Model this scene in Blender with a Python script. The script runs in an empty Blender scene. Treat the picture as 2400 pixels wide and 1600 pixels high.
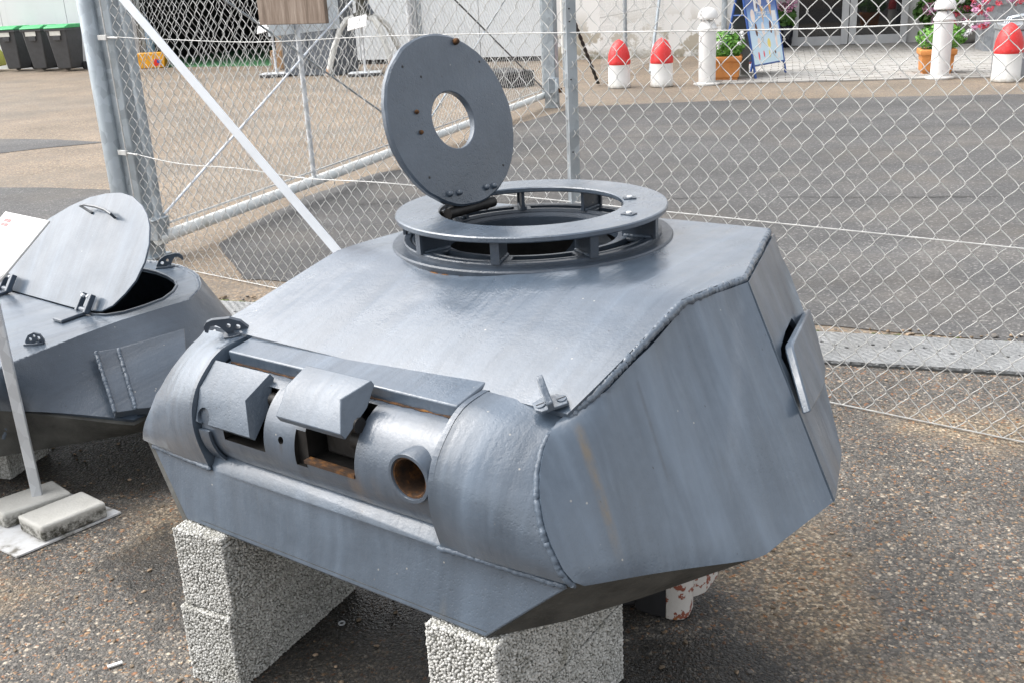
import bpy, bmesh, math, random
from mathutils import Vector, Matrix, noise
random.seed(7)
R = math.radians
C = bpy.context.scene.collection
SC = bpy.context.scene

# ------------------------------------------------------------------ camera, sky, sun, exposure
PITCH, ROLL, FPX, EYE = 0.3388842, 0.0520732, 2396.22, 1.6      # photo is 2400 x 1600
def cam_axes():
    f = Vector((0, math.cos(PITCH), -math.sin(PITCH))); r = Vector((1, 0, 0)); d = f.cross(r)
    c, s = math.cos(ROLL), math.sin(ROLL)
    return c * r + s * d, -s * r + c * d, f
AX, AD, AF = cam_axes()
cd = bpy.data.cameras.new('camera'); cam = bpy.data.objects.new('camera', cd); C.objects.link(cam)
cd.sensor_width = 36; cd.lens = 36 * FPX / 2400; cd.clip_end = 400; cd.clip_start = .05
m = Matrix.Identity(4)
for i in range(3):
    m[i][0] = AX[i]; m[i][1] = -AD[i]; m[i][2] = -AF[i]
m[2][3] = EYE
cam.matrix_world = m
SC.camera = cam

W = bpy.data.worlds.new('World'); SC.world = W; W.use_nodes = True
nt = W.node_tree; nt.nodes.clear()
out = nt.nodes.new('ShaderNodeOutputWorld'); bg = nt.nodes.new('ShaderNodeBackground')
sky = nt.nodes.new('ShaderNodeTexSky'); sky.sky_type = 'NISHITA'; sky.sun_disc = False
SUN_EL, SUN_AZ = 54, -78          # azimuth of the sun, clockwise from +Y
sky.sun_elevation = R(SUN_EL); sky.sun_rotation = R(SUN_AZ); sky.dust_density = 4; sky.air_density = 1.0
hs = nt.nodes.new('ShaderNodeHueSaturation'); hs.inputs['Saturation'].default_value = .22
nt.links.new(sky.outputs[0], hs.inputs['Color']); nt.links.new(hs.outputs[0], bg.inputs[0])
bg.inputs[1].default_value = .15
nt.links.new(bg.outputs[0], out.inputs[0])
ld = bpy.data.lights.new('sun', 'SUN'); ld.energy = 1.25; ld.angle = R(80); ld.color = (1, .97, .93)
sun = bpy.data.objects.new('sun', ld); C.objects.link(sun)
sd = Vector((math.sin(R(SUN_AZ)) * math.cos(R(SUN_EL)), math.cos(R(SUN_AZ)) * math.cos(R(SUN_EL)), math.sin(R(SUN_EL))))
sun.rotation_euler = sd.to_track_quat('Z', 'Y').to_euler()
vs = SC.view_settings; vs.view_transform = 'Standard'; vs.look = 'None'; vs.gamma = 1; vs.use_curve_mapping = False
vs.exposure = 1.2

# ------------------------------------------------------------------ measuring helpers (where a point seen in the photo stands)
O = Vector((0, 0, EYE))
def ray(px, py):
    return AX * ((px - 1200) / FPX) + AD * ((py - 800) / FPX) + AF
def G(px, py, z=0.0):
    d = ray(px, py); return O + d * ((z - EYE) / d.z)
def onplane(px, py, p0, n):
    d = ray(px, py); return O + d * (n.dot(p0 - O) / n.dot(d))
def onwall(px, py, a, b):
    d = Vector((b[0] - a[0], b[1] - a[1], 0)); n = Vector((-d.y, d.x, 0))
    return onplane(px, py, Vector((a[0], a[1], 0)), n)

# ------------------------------------------------------------------ object helpers
def link(o, parent=None):
    C.objects.link(o)
    if parent is not None: o.parent = parent
    return o
def tag(o, label=None, cat=None, group=None, kind=None):
    if label: o['label'] = label
    if cat: o['category'] = cat
    if group: o['group'] = group
    if kind: o['kind'] = kind
    return o
def thing(name, label, cat, loc=(0, 0, 0), rz=0, group=None):
    o = bpy.data.objects.new(name, None); o.empty_display_size = .1
    o.location = loc; o.rotation_euler = (0, 0, rz); link(o)
    return tag(o, label, cat, group)
def obj(name, bm, mat, parent=None, smooth=None, bevel=0, seg=2):
    me = bpy.data.meshes.new(name); bmesh.ops.recalc_face_normals(bm, faces=bm.faces)
    bm.to_mesh(me); bm.free()
    o = bpy.data.objects.new(name, me); link(o, parent)
    for mm in (mat if isinstance(mat, (list, tuple)) else [mat]): me.materials.append(mm)
    if bevel:
        md = o.modifiers.new('bevel', 'BEVEL'); md.width = bevel; md.segments = seg; md.limit_method = 'ANGLE'; md.angle_limit = R(35)
        smooth = 45 if smooth is None else smooth
    if smooth: shade(o, smooth)
    return o
def shade(o, ang):
    me = o.data
    me.polygons.foreach_set('use_smooth', [True] * len(me.polygons))
    b = bmesh.new(); b.from_mesh(me)
    for e in b.edges:
        e.smooth = not (len(e.link_faces) == 2 and e.calc_face_angle(0) > R(ang))
    b.to_mesh(me); b.free()
def copy_tree(o, parent=None):
    c = o.copy(); C.objects.link(c)
    if parent is not None: c.parent = parent
    for ch in list(o.children): copy_tree(ch, c)
    return c
def cut(o, cutters, keep=False):
    """boolean difference, applied"""
    for cb in cutters:
        md = o.modifiers.new('cut', 'BOOLEAN'); md.operation = 'DIFFERENCE'; md.solver = 'EXACT'; md.object = cb
    bpy.context.view_layer.update()
    dg = bpy.context.evaluated_depsgraph_get()
    me = bpy.data.meshes.new_from_object(o.evaluated_get(dg))
    me.name = o.name
    o.modifiers.clear(); old = o.data; o.data = me
    bpy.data.meshes.remove(old)
    for cb in cutters:
        mm = cb.data; bpy.data.objects.remove(cb); bpy.data.meshes.remove(mm)
    return o

def box(bm, c, s, M=None):
    """box centred c, full size s, optional 3x3/4x4 matrix applied after"""
    vs_ = []
    for x in (-.5, .5):
        for y in (-.5, .5):
            for z in (-.5, .5):
                p = Vector((c[0] + x * s[0], c[1] + y * s[1], c[2] + z * s[2]))
                vs_.append(bm.verts.new(M @ p if M is not None else p))
    for f in ((0, 1, 3, 2), (4, 6, 7, 5), (0, 4, 5, 1), (2, 3, 7, 6), (0, 2, 6, 4), (1, 5, 7, 3)):
        bm.faces.new([vs_[i] for i in f])
def BOX(c, s, M=None):
    b = bmesh.new(); box(b, c, s, M); return b
def tube(bm, pts, r, n=8, cap=True, up=None):
    pts = [Vector(p) for p in pts]; rings = []
    rr = r if isinstance(r, (list, tuple)) else [r] * len(pts)
    prev = None
    for i, p in enumerate(pts):
        t = (pts[min(i + 1, len(pts) - 1)] - pts[max(i - 1, 0)]).normalized()
        if prev is None:
            a = Vector((0, 0, 1)) if abs(t.z) < .9 else Vector((1, 0, 0))
            x = t.cross(a).normalized()
        else:
            x = (prev - t * prev.dot(t)).normalized()
        prev = x; y = t.cross(x)
        rings.append([bm.verts.new(p + (x * math.cos(2 * math.pi * k / n) + y * math.sin(2 * math.pi * k / n)) * rr[i]) for k in range(n)])
    for a, b in zip(rings, rings[1:]):
        for k in range(n): bm.faces.new((a[k], a[(k + 1) % n], b[(k + 1) % n], b[k]))
    if cap: bm.faces.new(rings[0][::-1]); bm.faces.new(rings[-1])
def TUBE(pts, r, n=8): b = bmesh.new(); tube(b, pts, r, n); return b
def lathe(bm, prof, n=32, c=(0, 0, 0), close=False, M=None):
    """prof: list of (radius, z). closed ring if close"""
    rings = []
    for r_, z in prof:
        ring = []
        for k in range(n):
            a = 2 * math.pi * k / n; p = Vector((c[0] + r_ * math.cos(a), c[1] + r_ * math.sin(a), c[2] + z))
            ring.append(bm.verts.new(M @ p if M is not None else p))
        rings.append(ring)
    pr = list(zip(rings, rings[1:])) + ([(rings[-1], rings[0])] if close else [])
    for a, b in pr:
        for k in range(n): bm.faces.new((a[k], a[(k + 1) % n], b[(k + 1) % n], b[k]))
    if not close: bm.faces.new(rings[0][::-1]); bm.faces.new(rings[-1])
def LATHE(prof, n=32, c=(0, 0, 0), close=False, M=None): b = bmesh.new(); lathe(b, prof, n, c, close, M); return b
def prism(bm, poly, ext):
    """poly: 3-D points (planar), extruded by vector ext"""
    a = [bm.verts.new(Vector(p)) for p in poly]; b = [bm.verts.new(Vector(p) + Vector(ext)) for p in poly]
    n = len(a); bm.faces.new(a[::-1]); bm.faces.new(b)
    for i in range(n): bm.faces.new((a[i], a[(i + 1) % n], b[(i + 1) % n], b[i]))
def PRISM(poly, ext): b = bmesh.new(); prism(b, poly, ext); return b
def slab(grid, th):
    """grid[i][j] of points (outer face) given thickness th along minus the face normal -> closed solid"""
    ni, nj = len(grid), len(grid[0]); b = bmesh.new()
    top = [[b.verts.new(Vector(p)) for p in row] for row in grid]
    for i in range(ni - 1):
        for j in range(nj - 1):
            b.faces.new((top[i][j], top[i + 1][j], top[i + 1][j + 1], top[i][j + 1]))
    b.normal_update()
    bot = [[b.verts.new(v.co - v.normal * th) for v in row] for row in top]
    for i in range(ni - 1):
        for j in range(nj - 1):
            b.faces.new((bot[i][j], bot[i][j + 1], bot[i + 1][j + 1], bot[i + 1][j]))
    per = [(i, 0) for i in range(ni)] + [(ni - 1, j) for j in range(1, nj)] + [(i, nj - 1) for i in range(ni - 2, -1, -1)] + [(0, j) for j in range(nj - 2, 0, -1)]
    for (i, j), (k, l) in zip(per, per[1:] + per[:1]):
        b.faces.new((top[i][j], top[k][l], bot[k][l], bot[i][j]))
    return b
def poly_at(P, t):
    """point at fraction t of a polyline by index"""
    P = [Vector(p) for p in P]; x = t * (len(P) - 1); i = min(int(x), len(P) - 2)
    return P[i].lerp(P[i + 1], x - i)
def resample(P, n):
    P = [Vector(p) for p in P]; L = [0]
    for a, b in zip(P, P[1:]): L.append(L[-1] + (b - a).length)
    o = []
    for k in range(n):
        d = L[-1] * k / (n - 1); i = 0
        while i < len(L) - 2 and L[i + 1] < d: i += 1
        o.append(P[i].lerp(P[i + 1], (d - L[i]) / max(1e-9, L[i + 1] - L[i])))
    return o
def bead(path, r, step=.006, wob=.25, seed=0):
    wob *= .42; r *= .8
    """a hand laid weld seam"""
    rnd = random.Random(seed)
    L = sum((Vector(b) - Vector(a)).length for a, b in zip(path, path[1:])); n = max(8, int(L / step * 1.5))
    P = resample(path, n); rr = []
    for i, p in enumerate(P):
        s = 1 + wob * (.25 * math.sin(i * 1.9 + rnd.random() * 2) + rnd.uniform(-.55, .55) + 1.1 * noise.noise(Vector((i * .11, seed * 3.1, 0)))); rr.append(r * s)
    P = [p + Vector((rnd.uniform(-1, 1), rnd.uniform(-1, 1), rnd.uniform(-1, 1))) * r * .2 for p in P]
    rr[0] *= .5; rr[-1] *= .5
    return TUBE(P, rr, 8)

# ------------------------------------------------------------------ materials
class N:
    def __init__(s, name):
        s.m = bpy.data.materials.new(name); s.m.use_nodes = True; s.t = s.m.node_tree; s.t.nodes.clear()
        s.o = s.new('OutputMaterial'); s.b = s.new('BsdfPrincipled'); s.l(s.b.outputs[0], s.o.inputs[0])
        s.tc = s.new('TexCoord')
    def new(s, k): return s.t.nodes.new('ShaderNode' + k)
    def l(s, a, b): s.t.links.new(a, b)
    def setv(s, sock, v):
        if hasattr(v, 'is_output'): s.l(v, sock)
        elif isinstance(v, (tuple, list)) and len(v) == 3 and sock.type == 'RGBA': sock.default_value = (*v, 1)
        else: sock.default_value = v
    def bs(s, **k):
        for a, v in k.items(): s.setv(s.b.inputs[a.replace('_', ' ')], v)
        return s
    def co(s, sc=(1, 1, 1), kind='Object', loc=(0, 0, 0), rot=(0, 0, 0)):
        n = s.new('Mapping'); s.l(s.tc.outputs[kind], n.inputs[0]); n.inputs['Scale'].default_value = sc
        n.inputs['Location'].default_value = loc; n.inputs['Rotation'].default_value = rot; return n.outputs[0]
    def pos(s):
        return s.new('NewGeometry').outputs['Position']
    def noise(s, sc, det=4, rough=.55, vec=None, dist=0):
        n = s.new('TexNoise'); n.inputs['Scale'].default_value = sc; n.inputs['Detail'].default_value = det
        n.inputs['Roughness'].default_value = rough; n.inputs['Distortion'].default_value = dist
        s.l(vec if vec is not None else s.tc.outputs['Object'], n.inputs['Vector']); return n.outputs['Fac']
    def vor(s, sc, vec=None, feat='F1', rnd=1, outp=None):
        n = s.new('TexVoronoi'); n.feature = feat; n.inputs['Scale'].default_value = sc; n.inputs['Randomness'].default_value = rnd
        s.l(vec if vec is not None else s.tc.outputs['Object'], n.inputs['Vector'])
        return n.outputs[outp or 'Distance']
    def ramp(s, fac, stops, mode='LINEAR'):
        n = s.new('ValToRGB'); n.color_ramp.interpolation = mode; e = n.color_ramp.elements
        while len(e) < len(stops): e.new(.5)
        for i, (p, c) in enumerate(stops):
            e[i].position = p; e[i].color = (*c, 1) if isinstance(c, (tuple, list)) else (c, c, c, 1)
        s.l(fac, n.inputs[0]); return n.outputs[0]
    def mix(s, f, a, b, mode='MIX'):
        n = s.new('Mix'); n.data_type = 'RGBA'; n.blend_type = mode
        s.setv(n.inputs[0], f); s.setv(n.inputs[6], a); s.setv(n.inputs[7], b); return n.outputs[2]
    def math(s, op, a, b=None, clamp=False):
        n = s.new('Math'); n.operation = op; n.use_clamp = clamp; s.setv(n.inputs[0], a)
        if b is not None: s.setv(n.inputs[1], b)
        return n.outputs[0]
    def mr(s, v, a, b, c=0.0, d=1.0, sm=False):
        n = s.new('MapRange'); n.interpolation_type = 'SMOOTHSTEP' if sm else 'LINEAR'
        s.setv(n.inputs[0], v)
        for i, x in enumerate((a, b, c, d)): n.inputs[i + 1].default_value = x
        return n.outputs[0]
    def bump(s, h, dist, strength=1, prev=None):
        n = s.new('Bump'); n.inputs['Strength'].default_value = strength; n.inputs['Distance'].default_value = dist
        s.l(h, n.inputs['Height'])
        if prev is not None: s.l(prev, n.inputs['Normal'])
        return n.outputs[0]
    def lstain(s, a, b, w, vec=None, nrm=None):
        """mask 0..1 along the segment a-b, half width w"""
        a = Vector(a); b = Vector(b); d = (b - a); L = d.length; d.normalize()
        v = vec if vec is not None else s.tc.outputs['Object']
        if nrm is not None:           # measured within the plate, whatever its buckles
            nrm = Vector(nrm); a = a - nrm * a.dot(nrm); b = b - nrm * b.dot(nrm); d = (b - a); L = d.length; d.normalize()
            dn_ = s.new('VectorMath'); dn_.operation = 'DOT_PRODUCT'; s.l(v, dn_.inputs[0]); dn_.inputs[1].default_value = nrm
            sn_ = s.new('VectorMath'); sn_.operation = 'SCALE'; sn_.inputs[0].default_value = nrm; s.l(dn_.outputs['Value'], sn_.inputs['Scale'])
            sv_ = s.new('VectorMath'); sv_.operation = 'SUBTRACT'; s.l(v, sv_.inputs[0]); s.l(sn_.outputs[0], sv_.inputs[1]); v = sv_.outputs[0]
        sub = s.new('VectorMath'); sub.operation = 'SUBTRACT'; s.l(v, sub.inputs[0]); sub.inputs[1].default_value = a
        dt = s.new('VectorMath'); dt.operation = 'DOT_PRODUCT'; s.l(sub.outputs[0], dt.inputs[0]); dt.inputs[1].default_value = d
        sc = s.new('VectorMath'); sc.operation = 'SCALE'; sc.inputs[0].default_value = d; s.l(dt.outputs['Value'], sc.inputs['Scale'])
        s2 = s.new('VectorMath'); s2.operation = 'SUBTRACT'; s.l(sub.outputs[0], s2.inputs[0]); s.l(sc.outputs[0], s2.inputs[1])
        ln = s.new('VectorMath'); ln.operation = 'LENGTH'; s.l(s2.outputs[0], ln.inputs[0])
        k = s.mr(ln.outputs['Value'], w, w * .15, sm=True)
        k = s.math('MULTIPLY', k, s.mr(dt.outputs['Value'], -w, w, sm=True))
        return s.math('MULTIPLY', k, s.mr(dt.outputs['Value'], L + w, L * .6, sm=True))

def plain(name, col, rough=.5, metal=0, var=.12, sc=8, bump=0, bsc=60, spec=.5, coat=0):
    n = N(name); f = n.noise(sc, 5)
    c = n.ramp(f, [(.3, tuple(x * (1 - var) for x in col)), (.7, tuple(min(1, x * (1 + var)) for x in col))])
    n.bs(Base_Color=c, Roughness=n.mr(n.noise(sc * 2.3, 3), .3, .7, rough * .85, min(1, rough * 1.15)), Metallic=metal, Specular_IOR_Level=spec, Coat_Weight=coat)
    if bump: n.bs(Normal=n.bump(n.noise(bsc, 3), bump))
    return n.m

def paint(name, c1, c2, orange=.0008, dents=.008, stains=(), rough=(.32, .5), coat=.7, run=(1, 0, 0), runk=.35, snrm=None):
    """old gloss paint over rough steel: orange peel, soft dents, rain runs and painted sheen streaks down the plate, chips"""
    n = N(name)
    big = n.noise(2.6, 5, .6); fine = n.noise(38, 5, .6)
    col = n.ramp(big, [(.3, c1), (.7, c2)])
    col = n.mix(n.mr(fine, .4, .75, 0, .3), col, tuple(x * 1.3 for x in c2))
    dt = n.new('VectorMath'); dt.operation = 'DOT_PRODUCT'; n.l(n.tc.outputs['Object'], dt.inputs[0]); dt.inputs[1].default_value = run
    sp = n.new('SeparateXYZ'); n.l(n.tc.outputs['Object'], sp.inputs[0])
    cx = n.new('CombineXYZ'); n.l(dt.outputs['Value'], cx.inputs[0]); n.l(n.math('MULTIPLY', sp.outputs[2], .12), cx.inputs[1]); cx.inputs[2].default_value = len(name) * 1.7
    r1 = n.noise(13, 3, .55, vec=cx.outputs[0]); r2 = n.noise(34, 3, .6, vec=cx.outputs[0])
    col = n.mix(n.mr(r1, .5, .72, 0, runk), col, tuple(x * 1.7 for x in c2))  # light and dark streaks in the colour imitate the plate's wavy sheen
    col = n.mix(n.mr(r1, .48, .3, 0, runk), col, tuple(x * .62 for x in c1))
    col = n.mix(n.mr(r2, .56, .75, 0, runk * .6), col, tuple(x * 1.5 for x in c2))
    chip = n.math('MULTIPLY', n.mr(n.vor(34), .1, .045), n.mr(n.noise(7, 2), .58, .64))
    col = n.mix(n.math('MULTIPLY', chip, .7), col, (.42, .4, .36))
    dk = n.math('MULTIPLY', n.mr(n.vor(23, vec=n.co((1, 1.7, 1), loc=(3, 1, 5))), .08, .03), n.mr(n.noise(5, 2, vec=n.co(loc=(9, 2, 1))), .5, .58))
    col = n.mix(n.math('MULTIPLY', dk, .8), col, (.02, .02, .022))
    scr = n.mr(n.noise(1, 2, .5, vec=n.co((7, 120, 30), rot=(.3, .5, .9))), .74, .78, 0, .3)
    col = n.mix(n.math('MULTIPLY', scr, n.mr(n.noise(4, 3), .5, .62)), col, (.3, .34, .38))
    for a, b, w, c, k in stains:
        msk = n.math('MULTIPLY', n.lstain(a, b, w, None, snrm), n.mr(n.noise(24, 5, .7, vec=n.co((1.6, 1.6, .35))), .32, .62, .12, 1))
        col = n.mix(n.math('MULTIPLY', msk, k), col, c)
    n.bs(Base_Color=col, Roughness=n.mr(n.noise(9, 4), .3, .7, *rough), Coat_Weight=coat, Coat_Roughness=.12, Coat_IOR=1.52, Specular_IOR_Level=.5)
    b1 = n.bump(n.noise(3.4, 2, .4, vec=n.co((1.6, 1, .8))), dents)
    b1 = n.bump(r1, .004, 1, b1)
    b2 = n.bump(n.noise(14, 2, .4), .0012, 1, b1)
    b3 = n.bump(n.noise(115, 5, .62), orange * .75, 1, b2)
    pit = n.math('MULTIPLY', n.mr(n.vor(150), .0, .4), n.mr(n.noise(4, 3), .42, .62))
    b4 = n.bump(pit, orange * .5, 1, b3)
    n.bs(Normal=b4, Coat_Normal=b4)
    return n.m

C1, C2 = (.050, .070, .097), (.070, .094, .126)

def galv(name, base=(.42, .45, .47), rough=.42, metal=.55):
    n = N(name)
    sp = n.vor(26, vec=n.co((1, 1, .7)), outp='Color')
    sep = n.new('SeparateColor'); n.l(sp, sep.inputs[0])
    c = n.ramp(sep.outputs[0], [(0, tuple(x * .82 for x in base)), (1, tuple(min(1, x * 1.18) for x in base))])
    c = n.mix(n.mr(n.noise(3, 5), .55, .75, 0, .5), c, tuple(min(1, x * 1.25) for x in base))
    n.bs(Base_Color=c, Metallic=metal, Roughness=n.mr(sep.outputs[1], 0, 1, rough * .8, rough * 1.3))
    n.bs(Normal=n.bump(n.noise(90, 3), .0006))
    return n.m
M_galv = galv('galvanised_steel', (.36, .4, .43))
M_galv2 = galv('galvanised_pale', (.6, .62, .64), .5, .35)
M_wire = plain('fence_wire', (.5, .5, .485), .45, .25, .18, 30)
M_wire2 = plain('gate_wire', (.5, .5, .485), .45, .25, .18, 30)
M_strut = plain('strut_zinc', (.66, .7, .75), .38, .3, .06, 5)
M_white = plain('white_paint', (.8, .8, .79), .45, 0, .04, 6)
M_red = plain('red_paint', (.72, .025, .012), .35, 0, .1, 5, coat=.3)
M_black = plain('black_rubber', (.02, .02, .022), .6)
M_darksteel = paint('dark_grey_steel', (.035, .043, .052), (.06, .07, .083), .001, .003)

def m_rust():
    n = N('rust')
    f = n.noise(28, 6, .65)
    c = n.ramp(f, [(.3, (.012, .008, .006)), (.48, (.05, .024, .01)), (.6, (.16, .065, .012)), (.68, (.26, .12, .02)), (.76, (.05, .03, .02))])
    n.bs(Base_Color=c, Roughness=.85, Normal=n.bump(f, .003)); return n.m
M_rust = m_rust()
M_pocket = plain('dark_steel_shade', (.018, .017, .016), .5, .3, .5, 20, .001)  # dark steel; its near-black also paints the shade inside the turret

# ------------------------------------------------------------------ ground
def gravel(name, ramp_a, ramp_b, size, patch, wet_shaded=(), bumpd=.003, seed=0., dark=1.0, spots=None):
    """exposed aggregate: stones of mixed colour in a dark binder"""
    n = N(name); p = n.new('NewGeometry').outputs['Position']
    mp = n.new('Mapping'); n.l(p, mp.inputs[0]); mp.inputs['Location'].default_value = (seed, seed * .7, 0)
    v = mp.outputs[0]
    wv = n.new('VectorMath'); wv.operation = 'ADD'; n.l(v, wv.inputs[0])
    nc = n.new('TexNoise'); nc.inputs['Scale'].default_value = 40; n.l(v, nc.inputs['Vector'])
    sc = n.new('VectorMath'); sc.operation = 'SCALE'; n.l(nc.outputs['Color'], sc.inputs[0]); sc.inputs['Scale'].default_value = .012
    n.l(sc.outputs[0], wv.inputs[1]); v2 = wv.outputs[0]
    def layer(s_, st):
        d = n.vor(s_, v2); cc = n.vor(s_, v2, outp='Color'); sp = n.new('SeparateColor'); n.l(cc, sp.inputs[0])
        return d, n.ramp(sp.outputs[0], st, 'CONSTANT'), sp.outputs[1]
    d1, ca, r1 = layer(1 / size, ramp_a)
    d2, cb, r2 = layer(1.9 / size, ramp_a)
    d3, cd_, r3 = layer(1.15 / size, ramp_b)
    big = n.math('GREATER_THAN', r1, .55)
    colA = n.mix(big, cb, ca)
    msk = n.mr(n.noise(patch, 5, .6, vec=v), .44, .6, sm=True)
    def ell(x, y, rx, ry, an, jag):
        q = n.new('Mapping'); q.vector_type = 'TEXTURE'; n.l(p, q.inputs[0]); q.inputs['Location'].default_value = (x, y, 0)
        q.inputs['Rotation'].default_value = (0, 0, an); q.inputs['Scale'].default_value = (rx, ry, 1)
        fl = n.new('VectorMath'); fl.operation = 'MULTIPLY'; n.l(q.outputs[0], fl.inputs[0]); fl.inputs[1].default_value = (1, 1, 0)
        ln = n.new('VectorMath'); ln.operation = 'LENGTH'; n.l(fl.outputs[0], ln.inputs[0])
        return n.math('ADD', ln.outputs['Value'], n.mr(n.noise(6, 6, .65, vec=v), 0, 1, -jag, jag))
    if spots:
        msk = n.mr(n.noise(2.4, 6, .65, vec=v), .58, .74, 0, .3, sm=True)
        for sp_ in spots: msk = n.math('MAXIMUM', msk, n.mr(ell(*sp_, .65), 1.2, .4, 0, 1.0, sm=True))
    col = n.mix(msk, colA, cd_)
    gap = n.mr(n.math('MULTIPLY', d1, 1.0), .35, .62)
    col = n.mix(n.math('MULTIPLY', gap, .55), col, (.05 * dark, .048 * dark, .045 * dark))
    tone = n.mr(n.noise(patch * 2.7, 5, .6, vec=v), .25, .75, .72, 1.22)
    tm = n.new('VectorMath'); tm.operation = 'SCALE'; n.l(col, tm.inputs[0]); n.l(tone, tm.inputs['Scale'])
    col = tm.outputs[0]
    rough = n.mr(r2, 0, 1, .6, .9)
    # wet and painted-shade patches with ragged outline (x, y, rx, ry, angle)
    for (x, y, rx, ry, an, k) in wet_shaded:
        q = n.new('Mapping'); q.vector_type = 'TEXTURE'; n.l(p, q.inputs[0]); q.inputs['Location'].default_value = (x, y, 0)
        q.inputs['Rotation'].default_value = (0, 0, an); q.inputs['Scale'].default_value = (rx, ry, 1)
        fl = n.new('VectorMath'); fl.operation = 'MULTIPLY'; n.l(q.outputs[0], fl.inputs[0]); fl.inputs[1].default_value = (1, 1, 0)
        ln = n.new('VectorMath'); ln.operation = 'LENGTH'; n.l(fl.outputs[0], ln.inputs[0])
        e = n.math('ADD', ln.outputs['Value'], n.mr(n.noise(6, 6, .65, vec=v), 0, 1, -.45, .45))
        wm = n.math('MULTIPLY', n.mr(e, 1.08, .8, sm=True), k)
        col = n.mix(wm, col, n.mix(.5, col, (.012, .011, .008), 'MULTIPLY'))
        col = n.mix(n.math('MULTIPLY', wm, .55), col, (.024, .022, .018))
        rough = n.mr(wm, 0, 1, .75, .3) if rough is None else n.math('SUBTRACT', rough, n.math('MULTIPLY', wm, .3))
    n.bs(Base_Color=col, Roughness=rough, Specular_IOR_Level=.4)
    h = n.math('ADD', n.mr(d1, 0, .6, 1, 0), n.math('MULTIPLY', n.mr(d2, 0, .6, 1, 0), .6))
    n.bs(Normal=n.bump(h, bumpd)); return n.m

STONES = [(0, (0.067, 0.064, 0.059)), (.16, (0.129, 0.121, 0.110)), (.34, (0.179, 0.167, 0.150)), (.48, (0.095, 0.089, 0.080)), (.6, (0.246, 0.216, 0.180)), (.74, (0.151, 0.137, 0.121)), (.84, (0.336, 0.216, 0.124)), (.9, (0.280, 0.135, 0.067)), (.945, (0.470, 0.405, 0.319))]
TAN = [(0, (.18, .145, .1)), (.2, (.31, .24, .16)), (.4, (.14, .115, .085)), (.55, (.4, .32, .22)), (.72, (.27, .19, .12)), (.85, (.5, .41, .3)), (.95, (.36, .17, .07))]
SAND = [(0, (0.176, 0.130, 0.086)), (.25, (0.264, 0.197, 0.133)), (.5, (0.220, 0.164, 0.109)), (.7, (0.317, 0.244, 0.168)), (.88, (0.370, 0.294, 0.211)), (.95, (0.150, 0.109, 0.078))]
SAND2 = [(0, (0.167, 0.134, 0.098)), (.3, (0.229, 0.181, 0.133)), (.6, (0.194, 0.155, 0.113)), (.85, (0.290, 0.235, 0.172))]
TANSPOTS = [(G(1890, 1370).x, G(1890, 1370).y, .2, .42, -.2), (G(1720, 1330).x, G(1720, 1330).y, .12, .14, 0), (-.98, 2.95, .34, .28, -.3), (.9, 1.75, .4, .35, 0), (1.75, 3.3, .5, .2, -.4), (-1.75, 2.55, .35, .2, 0), (.15, 1.75, .25, .15, 0)]
WET_SHADED = [(.08, 2.5, .5, .32, .15, .9), (-.6, 2.8, .6, .55, 0, .85), (-1.55, 3.72, .9, .5, -.4, 1.0), (-.25, 2.2, .7, .28, -.35, .8), (.4, 2.0, .26, .22, .1, .85), (-1.0, 2.75, .3, .16, .3, .5)]  # damp ground and the shade under and beside the turrets, painted together
M_yard = gravel('exposed_aggregate', STONES, TAN, .0106, .9, WET_SHADED, .0035, 3.1, 1.0, TANSPOTS)
M_tan = gravel('tan_aggregate', SAND, SAND2, .02, .35, (), .002, 1.3, 2.2)
def m_asphalt():
    n = N('asphalt'); p = n.pos()
    d = n.vor(95, p); cc = n.vor(95, p, outp='Color'); sp = n.new('SeparateColor'); n.l(cc, sp.inputs[0])
    c = n.ramp(sp.outputs[0], [(0, (.062, .061, .061)), (.5, (.084, .083, .082)), (.86, (.108, .105, .103)), (.955, (.19, .185, .175))], 'CONSTANT')
    t = n.mr(n.noise(.55, 7, .65, vec=p), .3, .7, .74, 1.26)
    st = n.new('Mapping'); n.l(p, st.inputs[0]); st.inputs['Rotation'].default_value = (0, 0, .28); st.inputs['Scale'].default_value = (.12, 2.2, 1)
    t = n.math('MULTIPLY', t, n.mr(n.noise(1.1, 4, .6, vec=st.outputs[0]), .35, .68, .84, 1.14))
    t = n.math('MULTIPLY', t, n.mr(n.noise(3.1, 3, .6, vec=p), .68, .78, 1, .72))
    c = n.mix(n.mr(n.noise(.8, 5, .6, vec=p), .48, .7, 0, .35), c, (.17, .145, .115))
    v = n.new('VectorMath'); v.operation = 'SCALE'; n.l(c, v.inputs[0]); n.l(t, v.inputs['Scale'])
    n.bs(Base_Color=v.outputs[0], Roughness=.8, Normal=n.bump(n.mr(d, 0, .6, 1, 0), .002)); return n.m
M_asph = m_asphalt()

def sheet(name, pts, z, mat, kind='structure', th=.0, rag=0):
    if rag:
        q_ = []
        for a_, c_ in zip(pts, list(pts[1:]) + [pts[0]]):
            a_, c_ = Vector((a_[0], a_[1], 0)), Vector((c_[0], c_[1], 0)); m_ = min(60, max(1, int((c_ - a_).length / .12)))
            nn = (c_ - a_).normalized(); nn = Vector((-nn.y, nn.x, 0))
            q_ += [a_.lerp(c_, t / m_) + nn * (0 if t == 0 else rag * (noise.noise(a_.lerp(c_, t / m_) * 1.3) + .5 * noise.noise(a_.lerp(c_, t / m_) * 6))) for t in range(m_)]
        pts = q_
    b = bmesh.new(); b.faces.new([b.verts.new((p[0], p[1], z)) for p in pts])
    if th:
        r = bmesh.ops.extrude_face_region(b, geom=list(b.faces)); bmesh.ops.translate(b, vec=(0, 0, -th), verts=[v for v in r['geom'] if isinstance(v, bmesh.types.BMVert)])
    o = obj(name, b, mat); tag(o, kind=kind); return o
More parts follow.
